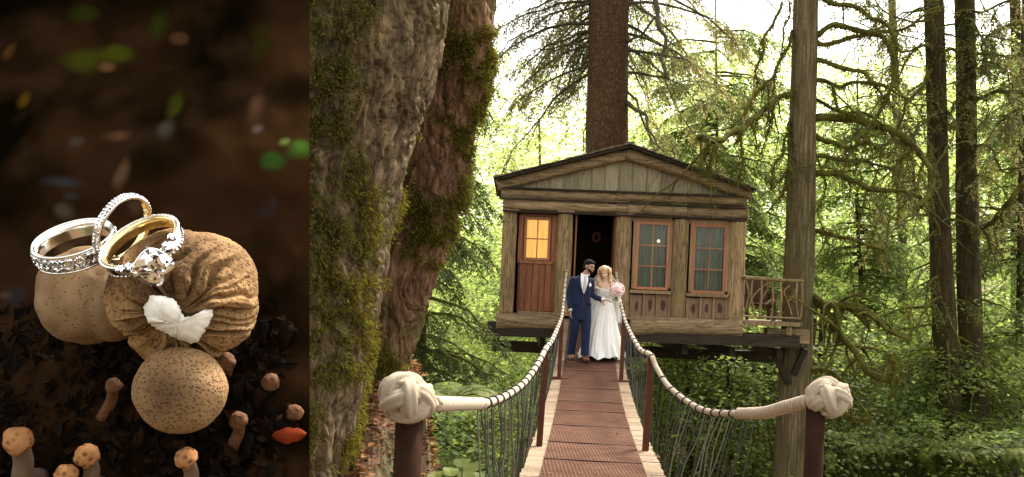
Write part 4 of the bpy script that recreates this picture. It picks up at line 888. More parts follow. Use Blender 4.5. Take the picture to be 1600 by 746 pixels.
k = N('veil_tulle'); k.col((.88, .87, .85)); k.rough(.9); tr = k.n('ShaderNodeBsdfTransparent'); ms = k.n('ShaderNodeMixShader', i_0=.48); k.l(tr.outputs[0], ms.inputs[1]); k.l(k.b.outputs[0], ms.inputs[2]); k.l(ms.outputs[0], k.t.nodes['Material Output'].inputs[0]); M['veil'] = k.m
def loc_obj(name, me_or_mb, m, parent, smooth=True):
    me = me_or_mb if isinstance(me_or_mb, bpy.types.Mesh) else me_or_mb.mesh(name, (0, 0, 0), smooth, (m,))
    if isinstance(me_or_mb, bpy.types.Mesh): me.materials.clear(); me.materials.append(m)
    o = bpy.data.objects.new(name, me); col.objects.link(o); o.parent = parent; return o
def limb(b, pts, rad, n=14): c = spline(pts, max(12, len(pts) * 5)); s = np.linspace(0, 1, len(pts)); b.tube(c, np.interp(np.linspace(0, 1, len(c)), s, rad), n)
def rings(b, rows, n=36, fn=None):
    """rows: (z, cx, cy, rx, ry)"""
    a = np.linspace(0, 2 * math.pi, n, endpoint=False); V = []
    for r_ in rows:
        z, cx, cy, rx, ry = r_; k_ = 1 if fn is None else fn(z, a); V.append(np.stack([cx + rx * k_ * np.cos(a), cy + ry * k_ * np.sin(a), z + 0 * a], -1))
    return b.grid(np.array(V), True, True)
def hand(b, w_, d, pal, s=1.0, curl=.5, thumb=1):
    """w_ wrist, d direction, pal palm normal"""
    d = nrm(np.asarray(d, float)); pal = nrm(np.asarray(pal, float) - d * (d @ np.asarray(pal, float))); sd = np.cross(d, pal); w_ = np.asarray(w_, float)
    for k_ in (-.027, -.009, .009, .027): b.tube([w_ + sd * k_ * .6 * s, w_ + (d * .05 + sd * k_) * s, w_ + (d * .088 + sd * k_) * s], np.array([.017, .015, .012]) * s, 8)
    for k_, L in ((-.029, .06), (-.010, .075), (.010, .08), (.029, .07)):
        q = [w_ + (d * .085 + sd * k_) * s]; dd = d.copy()
        for t in range(3): dd = nrm(dd + pal * curl * .7); q.append(q[-1] + dd * L / 3 * s)
        b.tube(q, np.array([.0098, .0092, .0085, .0065]) * s, 8)
    sd2 = sd * thumb; b.tube([w_ + (d * .025 + sd2 * .025) * s, w_ + (d * .055 + sd2 * .05 + pal * .01) * s, w_ + (d * .085 + sd2 * .052 + pal * .025) * s], np.array([.014, .0115, .009]) * s, 8)
def head(b, c, rot, s=1.0):
    Rm = np.array(rot)
    def L(p): return np.asarray(c) + Rm @ (np.array(p, float) * s)
    def bl(p, r): b.ball(L(p), np.array(r) * s, 20, 14, rot=Rm)
    bl((0, .012, .03), (.076, .096, .092)); bl((0, -.03, -.03), (.060, .062, .078)); bl((0, -.062, -.085), (.026, .024, .020)); bl((0, -.02, -.06), (.054, .058, .045))
    bl((.036, -.068, -.03), (.018, .014, .018)); bl((-.036, -.068, -.03), (.018, .014, .018)); bl((0, -.078, .028), (.045, .016, .016))
    b.tube([L((0, -.088, .012)), L((0, -.104, -.012)), L((0, -.112, -.028)), L((0, -.092, -.036))], np.array([.008, .010, .013, .009]) * s, 8)
    bl((.0, -.088, -.058), (.024, .012, .011))
    for sx in (-1, 1): bl((sx * .078, .012, -.008), (.010, .020, .032))
    return L
def face_bits(L, Rm, s, root, lipm, brow='hair_dark', bt=1.0, open_=0):
    for sx in (-1, 1):
        e = MB(); e.ball(L((sx * .030, -.079, .006)), (.0125 * s, .007 * s, .006 * s), 10, 6, rot=Rm); loc_obj('eye', e, M['eye'], root)
        e = MB(); e.tube([L((sx * .014, -.092, .026)), L((sx * .032, -.089, .030)), L((sx * .048, -.076, .024))], .0042 * bt, 6); loc_obj('eyebrow', e, M[brow], root)
    e = MB(); e.tube([L((-.022, -.093, -.055)), L((-.010, -.101, -.060)), L((0, -.103, -.061)), L((.010, -.101, -.060)), L((.022, -.093, -.055))], .0055, 6); loc_obj('mouth', e, lipm, root)

# --- groom
gp = P(904, 560, 17.75); gp[2] = deck(17.75)[2] + .035
groom = thing('person', 'man in navy suit and silver tie walking down the bridge, looking towards the bride', 'man', gp); groom.rotation_euler = (0, 0, R(12))
hr = Euler((R(14), R(6), R(38))).to_matrix(); hc = np.array([.115, -.045, 1.655])
b = MB(); HL = head(b, hc, hr)
limb(b, [(.03, 0, 1.40), (.055, -.0, 1.50), (.09, -.012, 1.57), (.11, -.01, 1.63)], [.075, .062, .056, .058])
rings(b, [(.90, 0, 0, .15, .10), (1.0, 0, 0, .155, .105), (1.15, 0, 0, .145, .10), (1.32, .005, 0, .165, .105), (1.42, .01, 0, .16, .09), (1.47, .02, 0, .08, .06)])
LA = [(-.155, .01, 1.42), (-.215, .04, 1.17), (-.205, -.03, .92), (-.20, -.05, .865)]; RA = [(.17, .01, 1.41), (.215, .0, 1.16), (.325, -.16, 1.085), (.355, -.20, 1.08)]
for A in (LA, RA): limb(b, A, [.052, .042, .03, .026])
hand(b, LA[-1], (.03, -.10, -1), (1, -.2, 0), 1.0, .45, -1); hand(b, RA[-1], (.8, -.5, -.05), (-.1, .2, -1), 1.0, .5, 1)
LL = [(-.09, .0, .92), (-.10, .0, .52), (-.11, .10, .10)]; RL = [(.09, .0, .92), (.085, -.10, .52), (.07, -.15, .10)]
for A in (LL, RL): limb(b, A, [.085, .055, .04])
me = remesh(b, 'body', (0, 0, 0), .0065, 3); body = loc_obj('body', me, M['skin_m'], groom)
face_bits(HL, hr, 1, groom, M['lip'])
b = MB()   # jacket
rings(b, [(.70, .0, .005, .200, .135), (.80, .0, .005, .196, .135), (.95, 0, 0, .186, .13), (1.08, 0, 0, .172, .122), (1.2, 0, 0, .178, .126), (1.32, .005, 0, .182, .128), (1.40, .008, .005, .178, .11), (1.455, .015, .01, .14, .085), (1.50, .03, .015, .085, .07)], 44, lambda z, a: 1 + .015 * np.sin(3 * a + z * 9))
for A in (LA, RA): limb(b, A[:3] + [tuple(np.array(A[2]) * .4 + np.array(A[3]) * .6)], [.066, .057, .048, .044])
b.ball((-.15, .01, 1.42), (.07, .066, .056)); b.ball((.165, .01, 1.41), (.07, .066, .056))
loc_obj('jacket', remesh(b, 'jacket', (0, 0, 0), .009, 3), M['navy'], groom)
b = MB(); limb(b, [(-.088, 0, .93), (-.10, -.005, .72), (-.105, .005, .50), (-.11, .09, .20), (-.112, .12, .075)], [.10, .10, .085, .075, .078]); limb(b, [(.085, 0, .93), (.09, -.05, .72), (.085, -.10, .50), (.075, -.13, .2), (.07, -.145, .075)], [.10, .10, .085, .075, .078]); b.ball((0, 0, .93), (.17, .12, .12))
loc_obj('trousers', remesh(b, 'trousers', (0, 0, 0), .009, 3), M['navy'], groom)
b = MB(); b.tube([(.0, -.155, 1.155), (.0, -.162, 1.155)], .011, 10); b.ball((0, -.16, 1.155), (.011, .004, .011)); loc_obj('button', b, M['eye'], groom)
for sx in (-1, 1): b = MB(); b.box((sx * .115 - .045, -.142, .985), (sx * .115 + .045, -.118, 1.005), Euler((0, sx * .1, 0)).to_matrix()); loc_obj('pocket_flap', b, M['navy'], groom)
b = MB(); b.tube(spline([(.0, -.150, 1.13), (.004, -.152, .95), (-.03, -.148, .72)], 12), .004, 5); loc_obj('jacket_edge', b, M['eye'], groom)
# shirt front, lapels, tie
def curve_panel(pts_l, pts_r, off, m, nm, n=14, y0=-.0):
    Lc = spline(pts_l, n); Rc = spline(pts_r, n); V = np.array([[l + (r - l) * t + np.array([0, -off * math.sin(math.pi * t), 0]) for t in np.linspace(0, 1, 7)] for l, r in zip(Lc, Rc)]); bb = MB(); bb.grid(V); bb.grid(V + [0, .012, 0]); return loc_obj(nm, bb, m, groom)
curve_panel([(-.045, -.072, 1.505), (-.055, -.118, 1.42), (-.045, -.138, 1.32), (-.012, -.143, 1.18)], [(.085, -.072, 1.505), (.085, -.118, 1.42), (.062, -.138, 1.32), (.02, -.143, 1.18)], .008, M['white_shirt'], 'shirt_front')
curve_panel([(.018, -.092, 1.495), (.0, -.133, 1.42), (-.012, -.152, 1.30), (-.006, -.156, 1.19)], [(.048, -.092, 1.495), (.048, -.133, 1.42), (.04, -.152, 1.30), (.016, -.156, 1.19)], .006, M['tie'], 'tie')
curve_panel([(-.075, -.06, 1.50), (-.105, -.125, 1.40), (-.09, -.146, 1.30), (-.02, -.150, 1.16)], [(-.045, -.075, 1.505), (-.055, -.128, 1.41), (-.045, -.149, 1.31), (-.005, -.153, 1.17)], .004, M['navy'], 'lapel')
curve_panel([(.085, -.075, 1.505), (.085, -.128, 1.41), (.062, -.149, 1.31), (.012, -.153, 1.17)], [(.115, -.06, 1.50), (.14, -.122, 1.40), (.11, -.146, 1.30), (.03, -.150, 1.16)], .004, M['navy'], 'lapel')
b = MB(); a = np.linspace(0, 2 * math.pi, 25); b.tube(np.stack([.058 + .064 * np.cos(a), -.004 + .064 * np.sin(a), 1.515 + .012 * np.cos(a) * 0 + .014 * np.sin(a)], -1), .016, 8, False); loc_obj('collar', b, M['white_shirt'], groom)
for A, in ((LA,), (RA,)):
    w_ = np.array(A[3]); d = nrm(np.array(A[3]) - np.array(A[2])); b = MB(); b.tube([w_ - d * .03, w_ + d * .006], [.036, .034], 14); loc_obj('shirt_cuff', b, M['white_shirt'], groom)
b = MB()
for _ in range(9): b.ball((.115 + rng.normal(0, .012), -.155, 1.325 + rng.normal(0, .016)), .014, 8, 6)
loc_obj('boutonniere', b, M['white_shirt'], groom)
b = MB(); b.ball(hc + np.array(hr) @ np.array([0, .024, .052]), (.083, .098, .084), 24, 16, rot=np.array(hr)); b.ball(hc + np.array(hr) @ np.array([0, .055, -.01]), (.078, .062, .08), 20, 14, rot=np.array(hr)); b.ball(hc + np.array(hr) @ np.array([0, -.045, .093]), (.06, .045, .03), 16, 10, rot=np.array(hr)); loc_obj('hair', remesh(b, 'hair', (0, 0, 0), .006, 2), M['hair_dark'], groom)
b = MB()
for t in np.linspace(-1, 1, 15):
    an = t * 1.25; b.ball(hc + np.array(hr) @ np.array([.061 * math.sin(an), -.028 - .058 * math.cos(an), -.078 + .032 * abs(t) ** 1.5]), (.018, .015, .024), 10, 8)
b.tube([hc + np.array(hr) @ np.array(q) for q in ((-.026, -.098, -.052), (0, -.106, -.046), (.026, -.098, -.052))], .0055, 6)
loc_obj('beard', remesh(b, 'beard', (0, 0, 0), .005, 2), M['hair_dark'], groom)
for (x, y, z, sl) in ((-.115, .10, .045, .25), (.07, -.19, .02, .0)):
    b = MB(); rt = Euler((sl, 0, .12 * (1 if x > 0 else -1))).to_matrix(); b.ball((x, y - .03, z), (.045, .135, .045), 18, 12, rot=rt); b.ball((x, y + .05, z + .03), (.043, .06, .055), 16, 10); s_ = loc_obj('shoe', remesh(b, 'shoe', (0, 0, 0), .006, 2), M['shoe'], groom)
    b = MB(); b.ball((x, y - .03, z - .03), (.048, .14, .014), 16, 6, rot=rt); b.box((x - .035, y + .03, z - .06), (x + .035, y + .10, z - .015)); loc_obj('sole', b, M['eye'], s_)

# --- bride
bp = P(941.5, 552, 17.95); bp[2] = deck(17.95)[2] + .03
bride = thing('person', 'woman in a white off-shoulder wedding gown and veil, looking down as she walks', 'bride', bp)
hr2 = Euler((R(20), R(-7), R(-14))).to_matrix(); hc2 = np.array([-.03, -.035, 1.545]); b = MB(); HL2 = head(b, hc2, hr2, .93)
limb(b, [(0, .0, 1.30), (-.005, .0, 1.40), (-.02, .0, 1.46), (-.03, -.005, 1.52)], [.065, .050, .046, .05])
rings(b, [(.85, 0, 0, .16, .12), (1.0, 0, 0, .125, .095), (1.08, 0, 0, .112, .088), (1.18, 0, -.005, .130, .098), (1.27, 0, -.004, .145, .095), (1.335, 0, 0, .148, .075), (1.375, 0, 0, .085, .058)])
for sx in (-1, 1): b.ball((sx * .062, -.065, 1.22), (.06, .05, .055), 16, 12); b.ball((sx * .145, 0, 1.33), (.045, .045, .042), 14, 10)
A1 = [(-.155, .0, 1.33), (-.205, .0, 1.10), (-.125, -.15, 1.045), (-.10, -.17, 1.04)]; A2 = [(.155, 0, 1.33), (.215, .03, 1.10), (.19, -.15, 1.165), (.185, -.19, 1.18)]
for A in (A1, A2): limb(b, A, [.042, .034, .024, .021])
hand(b, A1[-1], (.35, -.5, -.3), (.3, .2, -1), .9, .5, 1); hand(b, A2[-1], (-.1, -.8, .35), (-1, -.1, .1), .9, 1.0, 1)
for sx in (-1, 1): limb(b, [(sx * .08, 0, .9), (sx * .08, -.01, .5), (sx * .08, 0, .06)], [.09, .05, .035]); b.ball((sx * .08, -.04, .03), (.035, .1, .03))
body2 = loc_obj('body', remesh(b, 'body', (0, 0, 0), .006, 3), M['skin_f'], bride); face_bits(HL2, hr2, .93, bride, M['lip'], 'hair_blonde', .8)
b = MB(); b.tube([HL2((-.015, -.098, -.057)), HL2((0, -.106, -.0595)), HL2((.015, -.098, -.057))], .0035, 6); loc_obj('teeth', b, M['white_shirt'], bride)
# skirt with folds, longer at the back
nR, nA = 44, 150; a = np.linspace(0, 2 * math.pi, nA, endpoint=False); V = []
for i in range(nR):
    t = i / (nR - 1); z = 1.09 - 1.065 * t; rx = .118 + .045 * sm(0, .18, t) + .23 * t ** 1.5; ry = .094 + .05 * sm(0, .2, t) + .19 * t ** 1.3
    w1 = a + .25 * np.sin(t * 3); fold = .11 * (1 - 1.6 * np.abs(np.sin(5.5 * w1 + 1.0 * np.sin(2 * a)))) + .05 * np.sin(15 * w1 + t * 2) + .03 * np.sin(27 * a - t + np.sin(3 * a)); fold = fold * (t ** .55)
    tr_ = .22 * t ** 3 * np.clip(np.sin(a), 0, 1); zz = z + (0.02 * np.sin(5 * a + 1) + .016 * np.sin(11 * a)) * t ** 4
    V.append(np.stack([rx * (1 + fold) * np.cos(a) - .01 * t, (ry * (1 + fold) + tr_) * np.sin(a) - .04 * t, zz], -1))
b = MB(); b.grid(np.array(V), True); loc_obj('skirt', b, M['gown'], bride)
b = MB(); V = [np.stack([.7 * v[:, 0], .7 * v[:, 1], v[:, 2] + .01], -1) for v in np.array(V)]; b.grid(np.array(V), True); loc_obj('underskirt', b, M['gown'], bride)
b = MB(); n = 48; a = np.linspace(0, 2 * math.pi, n, endpoint=False); V = []
for i, (z, rx, ry) in enumerate([(1.07, .118, .094), (1.13, .124, .10), (1.18, .14, .115), (1.215, .15, .124), (1.25, .150, .118)]):
    zz = z + 0 * a + (0 if i < 4 else .02 * np.abs(np.cos(a)) * (np.sin(a) < 0) - .0 * a); bust = 1 + (.10 * np.exp(-((np.abs(np.cos(a)) - .45) / .3) ** 2) * (np.sin(a) < 0) if i in (2, 3, 4) else 0)
    V.append(np.stack([rx * np.cos(a), ry * bust * np.sin(a), zz], -1))
b.grid(np.array(V), True); bod = loc_obj('bodice', b, M['lace'], bride)
b = MB()        # lace appliques and off-the-shoulder sleeves
for _ in range(90):
    an = rng.uniform(math.pi * 1.02, math.pi * 1.98); z = rng.uniform(1.10, 1.27); k_ = .118 + (z - 1.07) * .2; b.ball((k_ * 1.04 * math.cos(an), (k_ * .86) * math.sin(an) * 1.06, z), (.014, .008, .012), 7, 5)
loc_obj('lace_flowers', b, M['gown'], bod)['kind'] = 'stuff'
for sx in (-1, 1):
    b = MB(); 
    for t in np.linspace(0, 1, 16): an = t * 2 * math.pi; b.ball((sx * .168 + .056 * math.cos(an), .0 + .058 * math.sin(an), 1.262 + .008 * math.sin(3 * an) + sx * .0), (.024, .022, .026), 9, 7)
    b.tube([(sx * .12, -.08, 1.25), (sx * .16, -.058, 1.262)], .028, 8); loc_obj('sleeve', remesh(b, 'sleeve', (0, 0, 0), .006, 1), M['lace'], bride)
# hair: crown and long waves each side
Rm = np.array(hr2); b = MB(); b.ball(hc2 + Rm @ [0, .016, .048], (.084, .094, .080), 22, 16, rot=Rm); b.ball(hc2 + Rm @ [0, .05, -.03], (.078, .055, .09), 18, 12, rot=Rm)
for sx in (-1, 1):
    for j in range(5):
        o_ = j * .012; b.tube(spline([hc2 + Rm @ [sx * .062, -.02 + o_, .09], hc2 + Rm @ [sx * .098, -.010 + o_ * 2, .03], hc2 + Rm @ [sx * (.10 - .003 * j), -.0 + o_ * 2, -.05], np.array([sx * (.095 + .006 * j) - .02, -.05 + o_, 1.41]), np.array([sx * (.11 - .01 * j) - .01, -.075 + o_, 1.33 + .012 * j]), np.array([sx * .085, -.095 + o_, 1.27 + .02 * j])], 24), np.interp(np.linspace(0, 1, 24), [0, .2, .7, 1], [.016, .024, .028, .012]) * (1 + .22 * np.sin(np.arange(24) * 1.3 + j * 1.7)), 8)
loc_obj('hair', remesh(b, 'hair', (0, 0, 0), .006, 1), M['hair_blonde'], bride)
# veil: from the crown down the back, gathered over her left arm
V = []; n = 60
for i in range(40):
    t = i / 39; z = 1.63 - .99 * t; w_ = .085 + .15 * sm(0, .35, t) + .05 * t; cy = .05 + .07 * sm(0, .4, t); x0 = -.03 + .07 * t; s_ = np.linspace(-.32 + .24 * t, math.pi + .35 - .25 * t, n)
    f_ = 1 + .05 * np.sin(s_ * 13 + t * 2) * t; V.append(np.stack([x0 + w_ * np.cos(s_) * f_, cy - .04 + (.08 + .09 * t) * np.sin(s_) * f_, z + 0 * s_ ], -1))
b = MB(); b.grid(np.array(V)); loc_obj('veil', b, M['veil'], bride)
V = []
for i in range(24):
    t = i / 23; z = 1.20 - .52 * t; s_ = np.linspace(-1.9, .9, 20); V.append(np.stack([.215 + .055 * np.cos(s_) + .02 * t, -.02 + .06 * np.sin(s_) * (1 + .2 * np.sin(s_ * 9)), z + 0 * s_], -1))
b = MB(); b.grid(np.array(V)); loc_obj('veil_fold', b, M['veil'], bride)
# bouquet
bc = bp + np.array([.195, -.27, 1.245]); bq = thing('bouquet', 'round bouquet of pink and white roses held in her left hand', 'bouquet', bc)
mats = [plain('rose_' + n_, c_, .6, scale=50) for n_, c_ in (('white', (.8, .74, .68)), ('blush', (.75, .47, .42)), ('pink', (.62, .25, .27)))]
for i in range(26):
    th = math.acos(1 - 1.5 * (i + .5) / 26); ph = i * 2.39996; d = np.array([math.sin(th) * math.cos(ph), -math.cos(th) * .8 , math.sin(th) * math.sin(ph)]); c0 = bc + d * .115; b = MB(); f_ = nrm(d)
    for r_ in range(3):
        rr = .016 + r_ * .012
        for q in range(3 + r_): 
            an = 2 * math.pi * q / (3 + r_) + r_; u = nrm(np.cross(f_, [0, 0, 1.])); v_ = np.cross(f_, u); dd = u * math.cos(an) + v_ * math.sin(an); b.ball(c0 + dd * rr * .75 - f_ * r_ * .006, (.018 + r_ * .004,) * 3, 7, 5)
    obj('rose', b, mats[i % 3 if i % 5 else 0], bq, True)
b = MB(); n = 60; d = nrm(rng.normal(0, 1, (n, 3)) + [0, .4, -.2]); b.leaves(bc + d * .05, d, rng.normal(0, 1, (n, 3)), .085, .03); obj('greenery', b, M['leaf_mid'], bq)
b = MB()
for i in range(7): b.tube([bc + [rng.normal(0, .02), .03, -.03], bc + [rng.normal(-.01, .006), .08, -.09], bc + [rng.normal(-.01, .02), .08, -.2]], .005, 5)
obj('stems', b, M['fern'], bq)

# ================================================================ PUFFBALLS AND RINGS on the earth bank at the left
YM = 2.2; S = YM / F                      # metres per photo pixel at that distance
# dark earth bank with a straight cut side towards the bridge
def bank_y(px, py): return 2.62 - .28 * sm(300, 760, py) + .35 * sm(300, 0, py)
n1, n2 = 110, 100; pxs = np.linspace(-500, 483.6, n1); pys = np.linspace(-260, 1150, n2); V = np.zeros((n2, n1, 3))
for j, py in enumerate(pys):
    for i, px in enumerate(pxs):
        V[j, i] = P(px, py, bank_y(px, py))
q = V.reshape(-1, 3); d = (fbm(q * 9, 4, 3) - .5) * .10 + (fbm(q * 28, 3, 6) - .5) * .02
edge = np.ones((n2, n1)); edge[:, -3:] = [.6, .3, 0]
ray = nrm(q - EYE); V = (q + ray * (d * edge.ravel())[:, None]).reshape(n2, n1, 3)
b = MB(); back = V + nrm(V.reshape(-1, 3) - EYE).reshape(V.shape) * .5; b.grid(V[:, ::-1]); b.grid(back)
for A, B_ in ((V[0], back[0]), (back[-1], V[-1]), (back[:, 0], V[:, 0]), (V[:, -1], back[:, -1])): b.grid(np.array([A, B_]))
k = N('dark_humus'); v = k.coord(); g = k.noise(v, 7, 2, .4); h = k.noise(k.coord((1, 1, 1)), 3.2, 2, .4, .4)
c = k.ramp(h, [(.35, (.0022, .0016, .0006)), (.5, (.010, .005, .002)), (.68, (.026, .012, .005))]); c = k.mix(k.ramp(g, [(.5, (0, 0, 0)), (.8, (1, 1, 1))]), c, (.020, .010, .005))
tcn = k.n('ShaderNodeTexCoord')
def spot(px, py, rx, ry, cc, st=1.):
    global c
    p_ = P(px, py, bank_y(px, py)); sb = k.n('ShaderNodeVectorMath', operation='SUBTRACT'); k.l(tcn.outputs['Object'], sb.inputs[0]); sb.inputs[1].default_value = tuple(p_)
    ml = k.n('ShaderNodeVectorMath', operation='MULTIPLY'); k.l(sb.outputs[0], ml.inputs[0]); ml.inputs[1].default_value = (1 / (rx * S * 1.2), 1.2, 1 / (ry * S * 1.2)); ln = k.n('ShaderNodeVectorMath', operation='LENGTH'); k.l(ml.outputs[0], ln.inputs[0])
    dd = k.math('ADD', ln.outputs['Value'], k.math('MULTIPLY', k.math('SUBTRACT', g, .5), 1.2)); w = k.ramp(dd, [(.15, (st,) * 3), (1., (0, 0, 0))], 'EASE'); c = k.mix(w, c, cc)
for a_ in [(130, 95, 60, 32, (.026, .028, .003)), (185, 85, 34, 26, (.030, .032, .003)), (245, 40, 24, 44, (.014, .020, .003)), (275, 165, 17, 34, (.024, .025, .003)), (408, 70, 28, 50, (.014, .013, .002)), (130, 20, 40, 22, (.014, .016, .003)),
           (470, 230, 26, 24, (.035, .08, .010)), (424, 252, 24, 20, (.018, .045, .008)), (447, 222, 14, 12, (.07, .09, .02)), (38, 155, 16, 24, (.045, .026, .003)), (14, 80, 16, 26, (.04, .018, .005)), (168, 106, 20, 13, (.07, .036, .014)),
           (185, 212, 42, 20, (.065, .03, .014)), (188, 270, 18, 44, (.06, .032, .017)), (398, 170, 22, 50, (.038, .018, .010)), (400, 200, 15, 14, (.06, .042, .034)), (280, 60, 20, 14, (.045, .020, .010)), (100, 285, 46, 15, (.022, .020, .022)), (260, 205, 22, 28, (.035, .028, .022)), (120, 222, 18, 14, (.03, .022, .016)),
           (100, 130 + 200, 24, 18, (.05, .038, .026)), (60, 420, 20, 20, (.02, .010, .005)), (420, 330, 30, 24, (.016, .011, .010)), (440, 420, 24, 30, (.02, .009, .005)), (340, 300, 40, 24, (.02, .010, .006)), (30, 520, 30, 26, (.018, .009, .005))]: spot(*a_)
for _ in range(22): spot(rng.uniform(0, 480), rng.uniform(290, 600), rng.uniform(10, 30), rng.uniform(8, 22), [(.035, .018, .009), (.02, .010, .005), (.018, .015, .015), (.05, .028, .015)][_ % 4])
k.col(c); k.rough(1); k.b.inputs['Specular IOR Level'].default_value = .0
bank = obj('earth_bank', b, k.m, smooth=True, kind='structure')
# soft moss cushions and leaf mould lumps in the distance of the bank
def soft(name, c, n=2, rough=1):
    k = N(name); k.col(c); k.rough(rough); k.b.inputs['Specular IOR Level'].default_value = .03; return k.m
def bank_pt(px, py, off=0): return P(px, py, bank_y(px, py) - off)
def humus(name, n, reg, ln, cols, off=(.0, .05), flat=.45):
    for ci, c in enumerate(cols):
        m = n // len(cols); bb = MB()
        for _ in range(m):
            px = rng.uniform(reg[0], reg[1]); py = rng.uniform(reg[2], reg[3]); p = bank_pt(px, py, rng.uniform(*off)); l = rng.uniform(*ln); rot = np.array(Euler(rng.uniform(-.7, .7, 3) * [1, 3, 1]).to_matrix())
            bb.ball(p, (l, l * .25, l * rng.uniform(.35, .8)), 12, 8, fn=lambda D, s_=rng.uniform(0, 99): .45 + 1.1 * fbm(D * 1.7 + s_, 2, 3), rot=rot)
        obj(name, bb, soft('humus_tone', c), smooth=True, kind='stuff')
for c_ in [(.004, .0025, .001), (.009, .0045, .002), (.016, .008, .004), (.010, .007, .006)]:
    m = 330; px_ = rng.uniform(-60, 440, m); py_ = 480 + 380 * rng.random(m) ** .8; base = np.array([bank_pt(a, b_, o) for a, b_, o in zip(px_, py_, rng.uniform(.0, .03, m))]); bb = MB(); l = rng.uniform(.02, .055, m)
    bb.leaves(base, nrm(rng.normal(0, 1, (m, 3)) * [1, .3, 1]), nrm(rng.normal(0, .35, (m, 3)) + [0, -1, .3]), l, l * rng.uniform(.3, .7, m), .3); obj('leaf_mould', bb, soft('humus_tone', c_), kind='stuff')
humus('leaf_mould', 420, (-60, 458, 520, 860), (.007, .034), [(.003, .002, .001), (.005, .003, .0015), (.008, .004, .002), (.006, .0045, .0035), (.014, .007, .003)], (-.01, .022))
# blurred green cushions of moss as soft mounds
def mound(label, px, py, rx, rz, c, cat='moss', ang=0, dep=.03):
    c0 = bank_pt(px, py, .0); bb = MB(); rot = Matrix.Rotation(ang, 3, 'Y'); bb.ball(c0, (rx * S * 1.2, dep, rz * S * 1.2), 28, 18, fn=lambda D: .75 + .5 * fbm(D * 2.2 + px, 3, 4), rot=np.array(rot)); o = obj('moss_cushion', bb, soft('moss_tone', c), None, True, at=c0); return tag(o, label, cat)
def dead_leaf(label, px, py, l, w_, c, ang, dep=.02):
    c0 = bank_pt(px, py, dep); d = np.array([math.cos(ang), 0, math.sin(ang)]); sd = np.array([-math.sin(ang), 0, math.cos(ang)]); t = np.linspace(0, 1, 9); V = []
    for i, tt in enumerate(t):
        ww = w_ * S * math.sin(math.pi * min(1, tt * .96 + .02)) ** .7 * (1 + .12 * math.sin(i * 2.3 + px)); V.append([c0 + d * (tt - .5) * l * S + sd * ww * u + np.array([0, -.010 * math.cos(u * 1.5) - .012 * math.sin(tt * 5), 0]) for u in (-1, -.5, 0, .5, 1)])
    bb = MB(); bb.grid(np.array(V)); o = obj('dead_leaf', bb, soft('leaf_tone', c, rough=.8), None, True, at=c0); return tag(o, label, 'leaf')
dead_leaf('fallen red-orange leaf at the lower right of the dark bank', 452, 680, 54, 13, (.13, .02, .006), .06, .05)






# puffball skin
def puffskin(name, a, b_, dark, sc, wart=(.62, .42, .26), cells=True, centre=None, big=.32):
    k = N(name); v = k.coord(); vo = k.n('ShaderNodeTexVoronoi', i_Scale=sc); k.l(v, vo.inputs['Vector']); n_ = k.noise(v, 14, 4); n3 = k.noise(v, 5, 3)
    c = k.ramp(n3, [(.35, a), (.65, b_)]); d = vo.outputs['Distance']
    dots = k.ramp(d, [(.10, (1, 1, 1)), (big, (0, 0, 0))])
    if cells:
        e = k.n('ShaderNodeTexVoronoi', feature='DISTANCE_TO_EDGE', i_Scale=sc); k.l(v, e.inputs['Vector'])
        c = k.mix(k.ramp(e.outputs['Distance'], [(.06, (1, 1, 1)), (.22, (0, 0, 0))]), k.mix(dots, c, tuple(x * .8 for x in dark)), wart)
        hgt = k.math('SUBTRACT', 1, k.ramp(e.outputs['Distance'], [(0, (0, 0, 0)), (.3, (1, 1, 1))]))
        k.bump(hgt, .7, .006)
    else:
        c = k.mix(k.math('MULTIPLY', dots, .9), c, dark); k.bump(k.math('ADD', k.math('MULTIPLY', dots, -1), n_), .6, .004)
    if centre is not None:
        g = k.n('ShaderNodeTexCoord'); sb = k.n('ShaderNodeVectorMath', operation='DISTANCE'); k.l(g.outputs['Object'], sb.inputs[0]); sb.inputs[1].default_value = centre[0]
        c = k.mix(k.ramp(k.math('DIVIDE', k.math('ADD', sb.outputs['Value'], k.math('MULTIPLY', n_, .02)), centre[1]), [(.25, (.8, .8, .8)), (.6, (.45, .45, .45)), (1, (0, 0, 0))]), c, dark)
    k.col(c); k.rough(.85); k.b.inputs['Specular IOR Level'].default_value = .15; k.b.inputs['Subsurface Weight'].default_value = .05; return k.m
# big puffball: squashed, wrinkled towards the torn opening
c0 = P(289, 462, YM); open_dir = nrm(P(266, 500, YM - .16) - c0)
rxy = np.array([114, 112, 100]) * S
nu, nv = 320, 220; th = np.linspace(0, math.pi, nv + 1)[:, None]; ph = np.linspace(0, 2 * math.pi, nu, endpoint=False)[None]
# polar axis along the opening direction, so that wrinkles run radially
e1 = nrm(np.cross(open_dir, [0, 0, 1.])); e2 = np.cross(e1, open_dir)
D = np.cos(th)[..., None] * open_dir + np.sin(th)[..., None] * (np.cos(ph)[..., None] * e1 + np.sin(ph)[..., None] * e2)
thm = np.repeat(th, nu, 1); phm = np.repeat(ph, nv + 1, 0); Df = D.reshape(-1, 3)
wr = sm(.12, .5, thm) * sm(1.75, .75, thm); jag = (fbm(np.stack([np.cos(phm) * 1.5, np.sin(phm) * 1.5, thm * .7], -1).reshape(-1, 3), 3, 5) - .5).reshape(thm.shape)
w2 = phm + 1.3 * jag + .25 * np.sin(3 * thm)
rad = 1 + wr * (.045 * np.sin(11 * w2) + .045 * np.sin(19 * w2 + 1) + .026 * np.sin(37 * w2) + .012 * np.sin(61 * w2)) + .06 * jag
